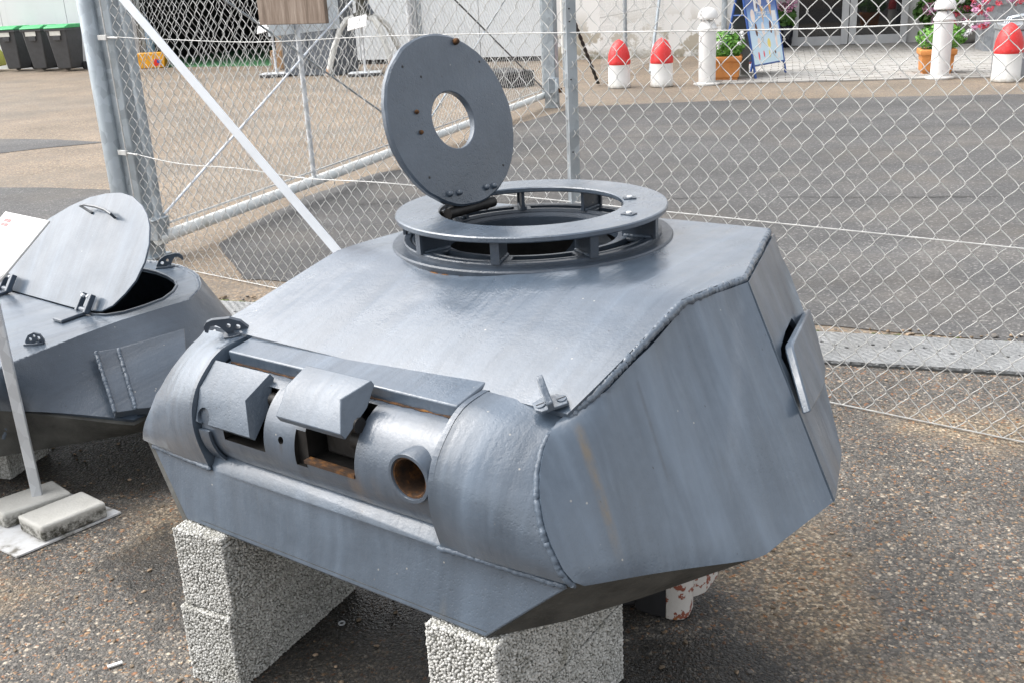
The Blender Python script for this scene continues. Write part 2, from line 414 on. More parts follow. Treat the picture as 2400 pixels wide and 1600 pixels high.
sheet('ground', [(-150, -60), (150, -60), (150, 180), (-150, 180)], -.008, M_tan)
K = 2400 / 2352
D = lambda x, y, z=0: G(x * K, y * K, z)
# near yard, in front of the drain
dl, dr = D(500, 694), D(2352, 790)
dd = (dr - dl).normalized(); dn = Vector((-dd.y, dd.x, 0))       # along / beyond the drain
yl, yr = dl - dd * 9 - dn * .2, dr + dd * 7 - dn * .2
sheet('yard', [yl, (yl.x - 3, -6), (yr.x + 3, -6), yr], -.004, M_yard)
# road behind the fence
road = [D(560, 640), D(500, 560), D(600, 500), D(700, 452), D(870, 396), D(960, 385), D(1180, 287), D(1325, 245), D(1700, 229), D(2352, 216)]
far = (road[-1] - road[-3]).normalized()
road += [road[-1] + far * 30, yr + dn * .2 + dd * 20, dr + dd * .2 + dn * .03]
sheet('road', road, -.004, M_asph, rag=.035)
lft = [D(-60, 331), D(0, 319), D(120, 320), D(236, 327), D(100, 340), D(0, 352), D(-60, 362)]
sheet('asphalt_patch', lft, -.0035, M_asph, rag=.04)
low = [D(-300, 425), D(0, 430), D(150, 431), D(262, 436), D(330, 470), D(345, 540), D(300, 600), D(100, 640), D(-300, 640)]
sheet('asphalt_apron', low, -.0035, M_asph, rag=.04)
# seams cut across the road
def crack(pts, w=.012):
    b = bmesh.new(); P = [Vector(p) for p in pts]
    for a, c in zip(P, P[1:]):
        n_ = (c - a).normalized(); s = Vector((-n_.y, n_.x, 0)) * w * random.uniform(.4, 1)
        z = Vector((0, 0, .0015)); b.faces.new([b.verts.new(q + z) for q in (a - s, c - s, c + s, a + s)])
    return b
M_crack = plain('crack', (.035, .034, .03), .9)
for pts in ([(1190, 318), (1330, 318), (1600, 314), (1980, 312), (2352, 309)], [(820, 470), (1290, 462), (1400, 455), (1900, 453), (2352, 452)]):
    P = [D(*q) for q in pts]; Q = []
    for a, c in zip(P, P[1:]): Q += [a.lerp(c, t / 8) + Vector((random.uniform(-.02, .02), random.uniform(-.02, .02), 0)) for t in range(8)]
    tag(obj('road_seam', crack(Q, .007), M_crack), kind='structure')

# drain cover: checker plate sections with drainage holes
def m_checker():
    n = N('checker_plate'); v = n.tc.outputs['Object']
    mp = n.co((1, 1, 1)); br = n.new('TexWave'); br.bands_direction = 'DIAGONAL'; br.inputs['Scale'].default_value = 14; br.inputs['Distortion'].default_value = 0; n.l(mp, br.inputs[0])
    h = n.mr(n.noise(55, 1, .5, vec=n.co((1, 2.6, 1))), .45, .6)
    c = n.ramp(n.noise(5, 5), [(.3, (.24, .245, .245)), (.7, (.35, .355, .355))])
    c = n.mix(n.mr(n.noise(2.2, 5, vec=n.co(loc=(4, 4, 4))), .5, .7, 0, .35), c, (.22, .21, .19))
    n.bs(Base_Color=c, Metallic=.35, Roughness=.5, Normal=n.bump(n.math('ADD', h, n.math('MULTIPLY', br.outputs[1], .5)), .006)); return n.m
M_check = m_checker()
wd = .37
ang = math.atan2(dd.y, dd.x)
s0 = -3.6
first = None
for k in range(6):
    L_ = 2.0; st = s0 + k * (L_ + .006)
    c = dl + dd * (st + L_ / 2) - dn * wd / 2
    o = obj('drain_cover', BOX((0, 0, 0), (L_, wd, .012)), M_check)
    if 1 <= k <= 3:
        cs = []
        for q in range(36):
            cb = LATHE([(.0105, -.03), (.0105, .03)], 8, (-L_ / 2 + .05 + q * .0535, -.015 + (0, .028, .056, .028)[q % 4], 0), M=Matrix.Diagonal((1, 1, 1, 1)))
            cs.append(obj('cutter', cb, M_check))
        j = cs[0]
        cut(o, cs)
    o.location = (c.x, c.y, .004); o.rotation_euler = (0, 0, ang)
    tag(o, ['steel drain cover section beside the left turret', 'grey checker plate section between the two turrets', 'chequered steel plate section hidden behind the big turret', 'grey steel drain plate with staggered holes right of the big turret', 'steel drain plate running out at the right edge', 'last steel drain plate beyond the right edge'][k], 'drain cover', 'drain cover plates along the fence')
sheet('drain_channel', [dl - dd * 4 - dn * (wd + .02), dr + dd * 7 - dn * (wd + .02), dr + dd * 7 + dn * .02, dl - dd * 4 + dn * .02], -.0025, plain('drain_black', (.012, .012, .011), .9))
# crumbs of stone and moss along the drain
M_moss = plain('moss', (.07, .085, .02), .95, 0, .5, 40, .004, 90)
M_stone = N('loose_stone'); M_stone.bs(Base_Color=M_stone.ramp(M_stone.noise(9, 2, vec=M_stone.pos()), [(.3, (.16, .12, .08)), (.5, (.3, .22, .15)), (.6, (.13, .12, .11)), (.75, (.45, .4, .33))], 'CONSTANT'), Roughness=.85); M_stone = M_stone.m
def pebbles(name, pts, r0, r1, mat, flat=.6):
    b = bmesh.new()
    for p in pts:
        r_ = random.uniform(r0, r1); M_ = Matrix.Translation(Vector(p) + Vector((0, 0, r_ * flat * .4))) @ Matrix.Rotation(random.random() * 6, 4, 'Z') @ Matrix.Diagonal((r_ * random.uniform(.8, 1.5), r_, r_ * flat, 1))
        g_ = bmesh.ops.create_icosphere(b, subdivisions=1, radius=1, matrix=M_)
        for v in g_['verts']: v.co += Vector((random.uniform(-1, 1), random.uniform(-1, 1), random.uniform(-1, 1))) * r_ * .15
    return tag(obj(name, b, mat, smooth=60), kind='stuff')
pebbles('drain_moss', [dl + dd * random.choice([random.uniform(.0, .5), random.uniform(3.1, 5.2)]) + dn * random.uniform(.0, .02) for _ in range(70)], .006, .018, M_moss, .5)
pebbles('drain_crumbs', [dl + dd * random.uniform(-.6, 5.6) + dn * random.uniform(.0, .12) for _ in range(260)], .004, .013, M_stone)
pp = []
for _ in range(900):
    x, y = random.uniform(-2.2, 2.2), random.uniform(1.7, 4.4); pp.append((x, y, -.003))
pebbles('loose_gravel', pp, .003, .0075, M_stone, .5)

# ------------------------------------------------------------------ the big turret
YAW, TLT, TRL = -.6378742, 0.0, -.0026997
U = Vector((math.cos(YAW), math.sin(YAW), 0)); V = Vector((-math.sin(YAW), math.cos(YAW), 0)); Wv = Vector((0, 0, 1))
q = Matrix.Rotation(TRL, 3, V); U = q @ U; Wv = q @ Wv
TS = .967                           # size against the first estimate
OFF = Vector((-.45690112 * TS, 1.98648226 * TS, 1.6 - 1.22 * TS))
TM = Matrix(((U.x * TS, V.x * TS, Wv.x * TS, OFF.x), (U.y * TS, V.y * TS, Wv.y * TS, OFF.y), (U.z * TS, V.z * TS, Wv.z * TS, OFF.z), (0, 0, 0, 1)))
TI = TM.inverted()
def lp(px, py, p0, n):        # point of a local plane seen at a pixel
    o_ = TI @ O; d = (TI.to_3x3()) @ ray(px, py); n = Vector(n); return o_ + d * (n.dot(Vector(p0) - o_) / n.dot(d))
turret = thing('tank_turret', 'large blue grey armoured turret with upright round hatch lid standing on concrete blocks', 'tank turret')
turret.matrix_world = TM

E_ = Vector((.5528, .195, .4046)); Dp = Vector((.6578, .06, .166))
F_ = Vector((.615, .549, .553)); G_ = Vector((.659, .766, .553)); H_ = Vector((.535, 1.212, .553))
P2 = Vector((.91, .676, .104))
n1 = (E_ - Dp).cross(G_ - Dp).normalized()
n2 = (P2 - G_).cross(H_ - G_).normalized()
if n1.x < 0: n1 = -n1
if n2.x < 0: n2 = -n2
ROOFR = [Vector(p) for p in ((.560, .186, .420), (.585, .256, .459), (.603, .40, .507), (.612, .50, .5385), (.615, .549, .551), (.628, .61, .5535), (.659, .766, .553), (.598, .99, .553), (.535, 1.212, .553))]
ROOFL = [Vector(p) for p in ((-.47, .176, .4395), (-.449, .246, .462), (-.425, .40, .507), (-.405, .50, .5385), (-.397, .549, .551), (-.392, .61, .5535), (-.376, .80, .553), (-.372, .99, .553), (-.35, 1.2, .553))]
rust_line = (.17, .115, .045)
M_roof = paint('roof_paint', C1, C2, .0007, .008, [((.3, .62, .553), (.34, .36, .50), .02, (.2, .19, .17), .25)], rough=(.25, .42), coat=1.0, run=(1, 0, 0))
M_side = paint('side_paint', (.058, .081, .111), (.082, .109, .144), .0006, .014,
               [(lp(1335, 1003, E_, n1), lp(1450, 1340, E_, n1), .016, rust_line, .55), (Vector((.6, .35, .44)), Vector((.72, .3, .2)), .006, (.05, .06, .075), .6),
                (Vector((.66, .72, .52)), Vector((.80, .42, .2)), .03, (.17, .2, .24), .35)], run=(0, 1, -.193), runk=.55, snrm=n1)
M_front = paint('front_paint', (.058, .080, .109), (.08, .107, .142), .001, .005, [(Vector((.34, .01, .15)), Vector((.36, 0, -.02)), .016, (.13, .125, .11), .55), (Vector((-.2, .01, .15)), Vector((-.2, 0, .0)), .012, (.12, .11, .09), .35)])
M_hood = paint('hood_paint', (.055, .076, .104), (.078, .104, .138), .001, .004, rough=(.38, .55), coat=.5)
M_weld = paint('weld_paint', (.05, .07, .097), (.072, .096, .128), .0012, .001, rough=(.45, .6), coat=.25)
M_rweld = paint('roof_weld_paint', (.062, .084, .113), (.085, .112, .146), .0012, .001, rough=(.3, .45), coat=.9)
M_cheek = paint('cheek_paint', (.054, .075, .103), (.076, .102, .136), .0008, .006, runk=.5, coat=1.0, rough=(.28, .45))
M_mant = paint('mantlet_paint', (.042, .058, .08), (.06, .08, .108), .0008, .005, [(Vector((.14, .0, .27)), Vector((.15, .04, .18)), .03, (.16, .1, .05), .5), (Vector((-.075, 0, .3)), Vector((-.075, .04, .18)), .008, (.05, .045, .04), .6), (Vector((.2, .01, .28)), Vector((.21, .04, .19)), .02, (.15, .1, .06), .35)])
M_cup = paint('cupola_paint', (.026, .037, .053), (.042, .057, .079), .0012, .003, rough=(.35, .5), coat=.4)  # darkened copy of the turret grey, standing in for shade on the cupola
M_ring = paint('ring_paint', C1, C2, .0012, .004, rough=(.25, .45), coat=1.0)  # lighter copy, so the upward-facing ring reads as lit
M_lid = paint('lid_paint', (.042, .059, .083), (.056, .077, .105), .0016, .003)

# roof plate: rows from front to back
rows = []
for a, b in zip(ROOFL, ROOFR): rows.append([a.lerp(b, t / 22) for t in range(23)])
for i, r_ in enumerate(rows):           # the old plate is gently buckled
    for j, p in enumerate(r_):
        if 0 < j < 22 and 0 < i < 8: p.z += .0045 * noise.noise(Vector((p.x * 5, p.y * 4, 3.3)))
roof = obj('roof_plate', slab(rows, .014), M_roof, turret, smooth=50)
# make the upper face point up
hole = obj('cutter', LATHE([(.318, -.2), (.318, .2)], 64, (0, .886, .55)), M_roof, turret)
cut(roof, [hole]); shade(roof, 40)

# right side plates
bot1 = [Dp, Vector((.745, .23, .122)), Vector((.836, .412, .077)), Vector((.849, .443, .074)), Vector((.88, .562, .089)), P2]
top1 = [E_ + (G_ - E_) * 0.0, Vector((.583, .262, .452)), Vector((.603, .41, .5)), F_ + Vector((-.006, .012, -.008)), Vector((.632, .65, .548)), G_ + Vector((0, 0, -.006))]
tp, bt = resample(top1, 21), resample(bot1, 21)
g1 = [[tp[i].lerp(bt[i], j / 14) for j in range(15)] for i in range(21)]
EDGE = resample([Vector(p) for p in ((.5528, .195, .4046), (.545, .17, .405), (.540, .14, .397), (.543, .112, .377), (.549, .09, .357), (.555, .075, .338), (.564, .061, .315), (.573, .050, .298), (.586, .040, .267), (.599, .034, .243), (.611, .032, .225), (.622, .031, .205), (.63, .032, .19), (.642, .036, .174), (.655, .043, .158), (.6578, .055, .160))], 15)
for j in range(15):
    dv_ = EDGE[j] - g1[0][j]
    for i in range(9): g1[i][j] = g1[i][j] + dv_ * (1 - i / 9) ** 1.6
for i in range(1, 20):
    for j in range(1, 14):
        p = g1[i][j]
        p += n1 * (.006 * noise.noise(p * 3.1) + .0035 * noise.noise(Vector((p.y * 9 + p.z * 3, p.z * 2.0, 1.7))))
obj('side_plate', slab(g1, .014), M_side, turret, smooth=50)
S1a, S1b, Sm = lp(1955, 1103, G_, n2), lp(1960, 1064, G_, n2), lp(1942, 966, G_, n2)
tp = resample([G_ + Vector((0, 0, -.006)), H_ + Vector((.004, 0, -.006))], 12); bt = resample([P2, S1a, S1b], 12)
g2 = [[tp[i].lerp(bt[i], j / 10) for j in range(11)] for i in range(12)]
for j in range(2, 10): g2[11][j] += Vector((.012, .012, 0)) * math.sin(j / 10 * math.pi)
side2 = obj('rear_side_plate', slab(g2, .014), M_side, turret, smooth=50)
c6 = lambda a, b: (1700 + a / 3.136, 650 + b / 3.136)
from mathutils.bvhtree import BVHTree
bv2 = BVHTree.FromPolygons([v.co for v in side2.data.vertices], [p.vertices[:] for p in side2.data.polygons])
def onplate(px, py):
    o_ = TI @ O; d = (TI.to_3x3() @ ray(px, py)).normalized(); h = bv2.ray_cast(o_, d)[0]
    return h if h is not None else lp(px, py, G_, n2)
slot = [onplate(*c6(*p)) for p in ((488, 300), (440, 400), (408, 520), (414, 590), (470, 700), (575, 985), (600, 900), (600, 430))]
cut(side2, [obj('cutter', PRISM([p - n2 * .06 for p in slot], n2 * .12), M_side, turret)]); shade(side2, 40)
flap0 = G_ + n2 * .042
face = [lp(*c6(*p), flap0, n2) for p in ((625, 230), (497, 480), (500, 520), (632, 985), (716, 830), (735, 760), (741, 670), (680, 430))]
obj('vision_flap', PRISM(face, -n2 * .02), M_side, turret, bevel=.004)
# left side, rear and underside plates close the shell
bl = [Vector((-.63, .06, .15)), Vector((-.66, .4, .09)), Vector((-.66, .8, .1)), Vector((-.55, 1.2, .11))]
tl = [Vector((-.545, .19, .41)), Vector((-.425, .40, .503)), Vector((-.376, .80, .548)), Vector((-.35, 1.2, .548))]
gl = [[poly_at(tl, i / 9).lerp(poly_at(bl, i / 9), j / 6) for i in range(10)] for j in range(7)]
obj('left_side_plate', slab(gl, -.014), M_side, turret, smooth=50)
gr = [[Vector((-.352, 1.205, .548)).lerp(Vector((.535, 1.212, .548)), i / 8).lerp(Vector((-.56, 1.2, .11)).lerp(S1b + Vector((-.012, .004, 0)), i / 8), j / 5) for i in range(9)] for j in range(6)]
obj('rear_plate', slab(gr, .014), M_side, turret, smooth=50)
M_under = plain('dark_underside', (.055, .055, .05), .8, 0, .4, 14, .002)  # separate darker matte grey for the underside plates
ub = [Vector((.467, .004, 0)), Vector((.57, .131, 0)), Vector((.664, .287, 0)), Vector((.72, .45, 0)), Vector((.73, .66, 0)), Vector((.68, .92, .01))]
ut = [Dp + Vector((-.004, 0, -.003)), Vector((.745, .23, .119)), Vector((.836, .412, .074)), Vector((.849, .443, .071)), P2 + Vector((-.003, 0, -.003)), S1b + Vector((-.003, 0, -.003))]
gu = [[poly_at(ut, i / 15).lerp(poly_at(ub, i / 15), j / 4) for i in range(16)] for j in range(5)]
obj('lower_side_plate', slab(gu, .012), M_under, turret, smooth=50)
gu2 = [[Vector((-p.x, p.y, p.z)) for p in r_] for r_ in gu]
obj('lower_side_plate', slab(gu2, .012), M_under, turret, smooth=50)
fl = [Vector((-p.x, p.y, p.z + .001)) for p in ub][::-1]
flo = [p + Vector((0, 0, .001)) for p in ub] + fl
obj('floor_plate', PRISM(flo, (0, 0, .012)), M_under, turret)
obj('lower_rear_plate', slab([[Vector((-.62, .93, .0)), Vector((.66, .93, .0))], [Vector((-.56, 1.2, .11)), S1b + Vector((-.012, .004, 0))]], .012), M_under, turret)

# chin plate with its ledge
A_, B_, Cc, Dd = Vector((-.632, .05, .1415)), Vector((-.4652, 0, 0)), Vector((.4652, 0, 0)), Vector((.632, .05, .1415))
WL, WR = Vector((-.352, .0175, .162)), Vector((.352, .0175, .162))
LL, LR = Vector((-.352, .036, .194)), Vector((.352, .036, .194))
b = bmesh.new()
fr = [b.verts.new(p) for p in (A_, B_, Cc, Dd, WR, WL)]
bk_off = Vector((0, .03, .004)); bk = [b.verts.new(p + bk_off) for p in (A_, B_, Cc, Dd)]
l1, l2 = b.verts.new(LL), b.verts.new(LR); l3, l4 = b.verts.new(LL + Vector((0, .02, 0))), b.verts.new(LR + Vector((0, .02, 0)))
b.faces.new((fr[0], fr[1], fr[2], fr[3], fr[4], fr[5]))
b.faces.new((fr[5], fr[4], l2, l1)); b.faces.new((l1, l2, l4, l3))
b.faces.new((fr[1], fr[0], bk[0], bk[1])); b.faces.new((fr[2], fr[1], bk[1], bk[2])); b.faces.new((fr[3], fr[2], bk[2], bk[3]))
b.faces.new((fr[0], fr[5], l1, l3, bk[0])); b.faces.new((fr[4], fr[3], bk[3], l4, l2)); b.faces.new((bk[0], l3, l4, bk[3])); b.faces.new((bk[3], bk[2], bk[1], bk[0]))
chin = obj('chin_plate', b, M_front, turret, bevel=.005, seg=2)
for sx in (-1, 1):
    p_ = [Vector((sx * x, y, z)) for x, y, z in ((.35, .012, .163), (.42, .02, .161), (.5, .03, .155), (.58, .042, .149), (.628, .047, .146))]
    obj('weld_bead', bead(p_, .0085, .007, .2, 3 + sx), M_weld, turret, smooth=60)

# rounded cheeks either side of the mantlet
CY, CZ = .13, .28
inn = []
for a in range(-6, 22):
    pass
def cheek_profile(sx):
    i_ = [(.178, .4435), (.149, .4425), (.12, .4405), (.096, .435), (.072, .4235), (.05, .406), (.03, .388), (.014, .37), (.001, .347), (-.007, .325), (-.0115, .30), (-.012, .28), (-.009, .25), (-.003, .222), (.005, .195), (.0135, .166)]
    o_ = [(.205, .422), (.184, .412), (.16, .405), (.138, .397), (.11, .377), (.088, .357), (.072, .338), (.058, .315), (.047, .298), (.037, .267), (.031, .243), (.029, .225), (.0275, .205), (.028, .19), (.033, .174), (.041, .158)]
    ou = [.553, .547, .543, .54, .543, .549, .555, .564, .573, .586, .599, .611, .622, .63, .642, .654]
    a = resample([Vector((sx * .357, v, w)) for v, w in i_], 26); c = resample([Vector((sx * u, v, w)) for u, (v, w) in zip(ou, o_)], 26)
    return a, c
for sx in (-1, 1):
    a, c = cheek_profile(sx)
    g_ = [[a[i].lerp(c[i], j / 8) + Vector((0, -.006 * math.sin(j / 8 * math.pi), .003 * math.sin(j / 8 * math.pi))) for j in range(9)] for i in range(26)]
    obj('cheek', slab(g_, .03 * sx), M_cheek, turret, smooth=50)
    # inner end wall of the cheek
    cen = Vector((sx * .357, .16, .29)); b = bmesh.new()
    vs1 = [b.verts.new(p + Vector((sx * .0, 0, 0))) for p in a] + [b.verts.new(Vector((sx * .357, .19, .17))), b.verts.new(Vector((sx * .357, .19, .44)))]
    vs2 = [b.verts.new(v.co + Vector((sx * .012, 0.002, 0))) for v in vs1]
    b.faces.new(vs1); b.faces.new(vs2[::-1])
    for k in range(len(vs1)): b.faces.new((vs1[k], vs1[(k + 1) % len(vs1)], vs2[(k + 1) % len(vs1)], vs2[k]))
    obj('cheek_end_wall', b, M_mant, turret)
    if sx > 0:
        obj('weld_bead', bead([p + Vector((.002, -.002, .001)) for p in c[1:]], .0085, .006, .3, 11), M_weld, turret, smooth=60)
# weld along roof and right side
path_ = [E_ + Vector((.002, -.006, .014)), Vector((.586, .258, .460)), Vector((.603, .40, .5115)), Vector((.612, .50, .5425)), Vector((.615, .549, .555)), Vector((.628, .61, .5575)), Vector((.658, .766, .557)), Vector((.598, .99, .557)), Vector((.535, 1.212, .557))]
obj('weld_bead', bead(path_, .0125, .0065, .24, 5), M_rweld, turret, smooth=60)

# roof bar over the mantlet
barp = [(.104, .434), (.178, .4445), (.215, .452), (.215, .41), (.108, .400)]
obj('roof_bar', PRISM([Vector((-.34, v, w)) for v, w in barp], (.69, 0, 0)), M_cheek, turret, bevel=.004)

# mantlet: solid drum with the ports cut out
b = bmesh.new(); rings = []
NU, NA = 2, 72
drum = bmesh.new(); Rm = .126
MX = Matrix(((0, 0, 1, 0), (1, 0, 0, CY), (0, 1, 0, CZ), (0, 0, 0, 1)))       # lathe z -> u
lathe(drum, [(Rm, -.345), (Rm, .352)], 96, M=MX)
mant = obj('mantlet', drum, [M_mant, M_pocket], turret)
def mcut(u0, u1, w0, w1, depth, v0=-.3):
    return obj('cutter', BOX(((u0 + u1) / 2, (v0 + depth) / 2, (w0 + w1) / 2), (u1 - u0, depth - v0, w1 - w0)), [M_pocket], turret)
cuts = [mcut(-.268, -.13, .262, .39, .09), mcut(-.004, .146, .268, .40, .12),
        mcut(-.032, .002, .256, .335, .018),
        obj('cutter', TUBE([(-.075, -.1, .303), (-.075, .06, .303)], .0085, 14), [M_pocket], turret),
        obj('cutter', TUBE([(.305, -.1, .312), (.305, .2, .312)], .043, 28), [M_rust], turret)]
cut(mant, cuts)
for p in mant.data.polygons: pass
shade(mant, 30)
# rusty sill, sight block and pivots inside the ports
obj('port_sill', BOX((.071, .012, .271), (.148, .02, .008)), M_rust, turret)
obj('sight_block', BOX((.06, .085, .318), (.09, .06, .085)), M_pocket, turret, bevel=.006)
b = bmesh.new(); tube(b, [(.112, .03, .378), (.15, .03, .378)], .017, 12); tube(b, [(.118, .05, .335), (.142, .05, .335)], .024, 12); obj('shield_pivot', b, M_pocket, turret, smooth=40)
b = bmesh.new(); tube(b, [(-.16, .07, .36), (-.13, .07, .36)], .016, 12); obj('shield_pivot', b, M_pocket, turret, smooth=40)
# curved rib strips on the mantlet (raised bands between the ports)
def band(u0, u1, a0, a1, h):
    n_ = 22; g_ = []
    for i in range(n_ + 1):
        t = R(a0 + (a1 - a0) * i / n_); g_.append([Vector((u, CY - (Rm + h) * math.cos(t), CZ + (Rm + h) * math.sin(t))) for u in (u0, u1)])
    return slab(g_, h + .004)
obj('mantlet_band', band(-.345, -.31, -42, -2, .003), M_mant, turret, smooth=40)

# visor shields: thick wedge blocks swung open
def shield(prof, u0, u1, bev):
    b = bmesh.new(); L_ = [Vector((u0, v, w)) for v, w in prof]; Rr = [Vector((u1, v, w)) for v, w in prof]
    Rr[1].x -= bev
    a = [b.verts.new(p) for p in L_]; c = [b.verts.new(p) for p in Rr]
    b.faces.new(a[::-1]); b.faces.new(c)
    for i in range(len(a)): b.faces.new((a[i], a[(i + 1) % len(a)], c[(i + 1) % len(a)], c[i]))
    return b
obj('visor_shield', shield([(.08, .459), (.018, .433), (-.022, .377), (-.011, .361), (.06, .405), (.088, .446)], -.046, .146, .032), M_hood, turret, bevel=.0022)
s1 = obj('visor_shield', shield([(.075, .4185), (.02, .368), (-.006, .294), (.008, .281), (.055, .335), (.085, .405)], -.352, -.164, .03), M_hood, turret)
cut(s1, [obj('cutter', TUBE([(-.327, -.1, .307), (-.327, .1, .307)], .021, 16), M_hood, turret), obj('cutter', BOX((-.324, 0, .286), (.032, .2, .045)), M_hood, turret)])
md = s1.modifiers.new('bevel', 'BEVEL'); md.width = .003; md.segments = 2; md.limit_method = 'ANGLE'; md.angle_limit = R(40); shade(s1, 40)

for sv_, sw_, nm_ in ((.044, .1935, 0), (.106, .4045, 1)):
    P_ = [Vector((-.335 + .69 * t / 60, sv_ + .001 * math.sin(t * 1.7), sw_)) for t in range(61)]
    obj('rust_seam', TUBE(P_, [.0026 * max(.15, 1 + 1.4 * noise.noise(Vector((t * .23, nm_ * 7, 0)))) for t in range(61)], 6), M_rust, turret)
# machine gun sleeve
b = bmesh.new()
MY = Matrix(((1, 0, 0, .305), (0, 0, 1, 0), (0, 1, 0, .312), (0, 0, 0, 1)))
lathe(b, [(.0535, .11), (.0535, -.004), (.052, -.007), (.0455, -.007), (.044, -.004), (.044, .11)], 40, M=MY, close=True)
obj('gun_sleeve', b, M_mant, turret, smooth=45)
obj('sleeve_lining', LATHE([(.0436, -.002), (.0436, .13), (.040, .13), (.040, -.002)], 36, M=MY, close=True), M_rust, turret, smooth=45)
obj('sleeve_back', LATHE([(.0436, .125), (.0436, .13)], 24, M=MY), M_rust, turret)

obj('shade_drum', LATHE([(.322, .538), (.322, .06), (.312, .06), (.312, .538)], 40, (0, .886, 0), True), M_pocket, turret)  # added dark liner that gives the interior its shade by colour
obj('shade_floor', LATHE([(.322, .05), (.322, .06)], 40, (0, .886, 0)), M_pocket, turret)  # dark bottom of the added liner
# cupola
cup = Vector((0, .886, 0))
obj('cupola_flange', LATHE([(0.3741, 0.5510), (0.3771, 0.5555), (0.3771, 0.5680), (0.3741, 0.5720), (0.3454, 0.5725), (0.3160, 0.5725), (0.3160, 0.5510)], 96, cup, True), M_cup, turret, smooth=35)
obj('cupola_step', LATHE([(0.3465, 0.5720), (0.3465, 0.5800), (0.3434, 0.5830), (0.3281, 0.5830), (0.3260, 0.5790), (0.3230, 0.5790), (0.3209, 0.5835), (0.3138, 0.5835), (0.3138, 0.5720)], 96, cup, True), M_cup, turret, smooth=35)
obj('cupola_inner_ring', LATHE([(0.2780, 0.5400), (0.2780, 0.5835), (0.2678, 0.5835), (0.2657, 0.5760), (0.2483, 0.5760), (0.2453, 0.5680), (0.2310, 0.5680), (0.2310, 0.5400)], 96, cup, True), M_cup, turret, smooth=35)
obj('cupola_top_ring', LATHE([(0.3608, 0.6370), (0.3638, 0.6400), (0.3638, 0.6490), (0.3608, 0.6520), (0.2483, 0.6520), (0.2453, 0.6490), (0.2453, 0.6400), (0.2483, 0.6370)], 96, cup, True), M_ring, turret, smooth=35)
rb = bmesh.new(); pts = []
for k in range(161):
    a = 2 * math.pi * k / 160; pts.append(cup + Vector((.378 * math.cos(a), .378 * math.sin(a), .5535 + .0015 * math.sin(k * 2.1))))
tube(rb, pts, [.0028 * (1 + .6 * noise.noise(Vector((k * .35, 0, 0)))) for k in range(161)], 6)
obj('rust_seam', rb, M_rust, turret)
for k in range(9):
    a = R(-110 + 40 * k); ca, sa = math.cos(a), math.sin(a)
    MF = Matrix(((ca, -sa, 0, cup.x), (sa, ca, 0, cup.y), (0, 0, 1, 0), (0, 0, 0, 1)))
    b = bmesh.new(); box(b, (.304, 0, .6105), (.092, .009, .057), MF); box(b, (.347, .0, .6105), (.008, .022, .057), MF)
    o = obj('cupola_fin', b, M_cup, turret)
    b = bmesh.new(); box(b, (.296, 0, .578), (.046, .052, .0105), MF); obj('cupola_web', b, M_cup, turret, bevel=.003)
    for s in (-1, 1):
        p0, p1 = MF @ Vector((.262, s * .007, .585)), MF @ Vector((.338, s * .007, .585))
        obj('weld_bead', bead([p0, p1], .006, .006, .4, k * 3 + s), M_weld, turret, smooth=60)
b = bmesh.new()
for (x, y) in ((.206, 1.055), (.30, .885)):
    a = math.atan2(y - .886, x); box(b, (0, 0, 0), (.034, .026, .003), Matrix.Translation((x, y, .6535)) @ Matrix.Rotation(a, 4, 'Z'))
obj('latch_plate', b, M_cup, turret, bevel=.001)
b = bmesh.new()
for (x, y) in ((.206, 1.055), (.30, .885)): lathe(b, [(.0075, .654), (.0075, .658), (.005, .6595)], 12, (x, y, 0))
obj('latch_screw', b, M_galv2, turret, smooth=40)

# the lid
LC = Vector((-.214, .849, .874)); th, ph = -.106, .273
Ln = Vector((math.cos(th) * math.cos(ph), math.sin(th) * math.cos(ph), math.sin(ph)))
Le = (Vector((0, 0, 1)) - Ln * Ln.z).normalized(); Ls = Le.cross(Ln).normalized()
ML = Matrix(((Ls.x, Le.x, Ln.x, LC.x), (Ls.y, Le.y, Ln.y, LC.y), (Ls.z, Le.z, Ln.z, LC.z), (0, 0, 0, 1)))
b = bmesh.new()
n_ = 96; prof = [(.0765, -.002), (.079, 0), (.227, 0), (.2325, -.005), (.2325, -.017), (.228, -.021), (.078, -.021), (.0765, -.018)]
lathe(b, prof, n_, M=ML, close=True)
for v in b.verts:
    p = ML.inverted() @ v.co; r_ = math.hypot(p.x, p.y)
    if r_ > .2:
        k = 1 + .012 * noise.noise(Vector((p.x * 30, p.y * 30, p.z * 40))); p.x *= k; p.y *= k
    v.co = ML @ p
lid = obj('hatch_lid', b, M_lid, turret, smooth=35)
def knob(x, y, r_, h, mat, nm, n_=10, z0=0):
    o = obj(nm, LATHE([(r_, -.004), (r_, h * .5), (r_ * .75, h * .85), (r_ * .3, h)], n_, (x, y, z0), M=ML), mat, lid, smooth=50); return o
crop2 = lambda a, b_: (850 + a / 2.4125, 50 + b_ / 2.4125)
def onlid(a, b_):
    p = ML.inverted() @ lp(*crop2(a, b_), LC, Ln); return p.x, p.y
for a, b_ in ((490, 978), (543, 970), (697, 940), (740, 932)): knob(*onlid(a, b_), .0085, .012, M_lid, 'bolt')
knob(*onlid(521, 118), .009, .015, M_rust, 'rusty_bolt')
for a, b_ in ((303, 515), (328, 630)): knob(*onlid(a, b_), .006, .009, M_rust, 'stud', 8)
for a, b_ in ((225, 258), (660, 230), (378, 885), (795, 815), (330, 315)): knob(*onlid(a, b_), .0035, .0012, M_black, 'drilled_hole', 8)
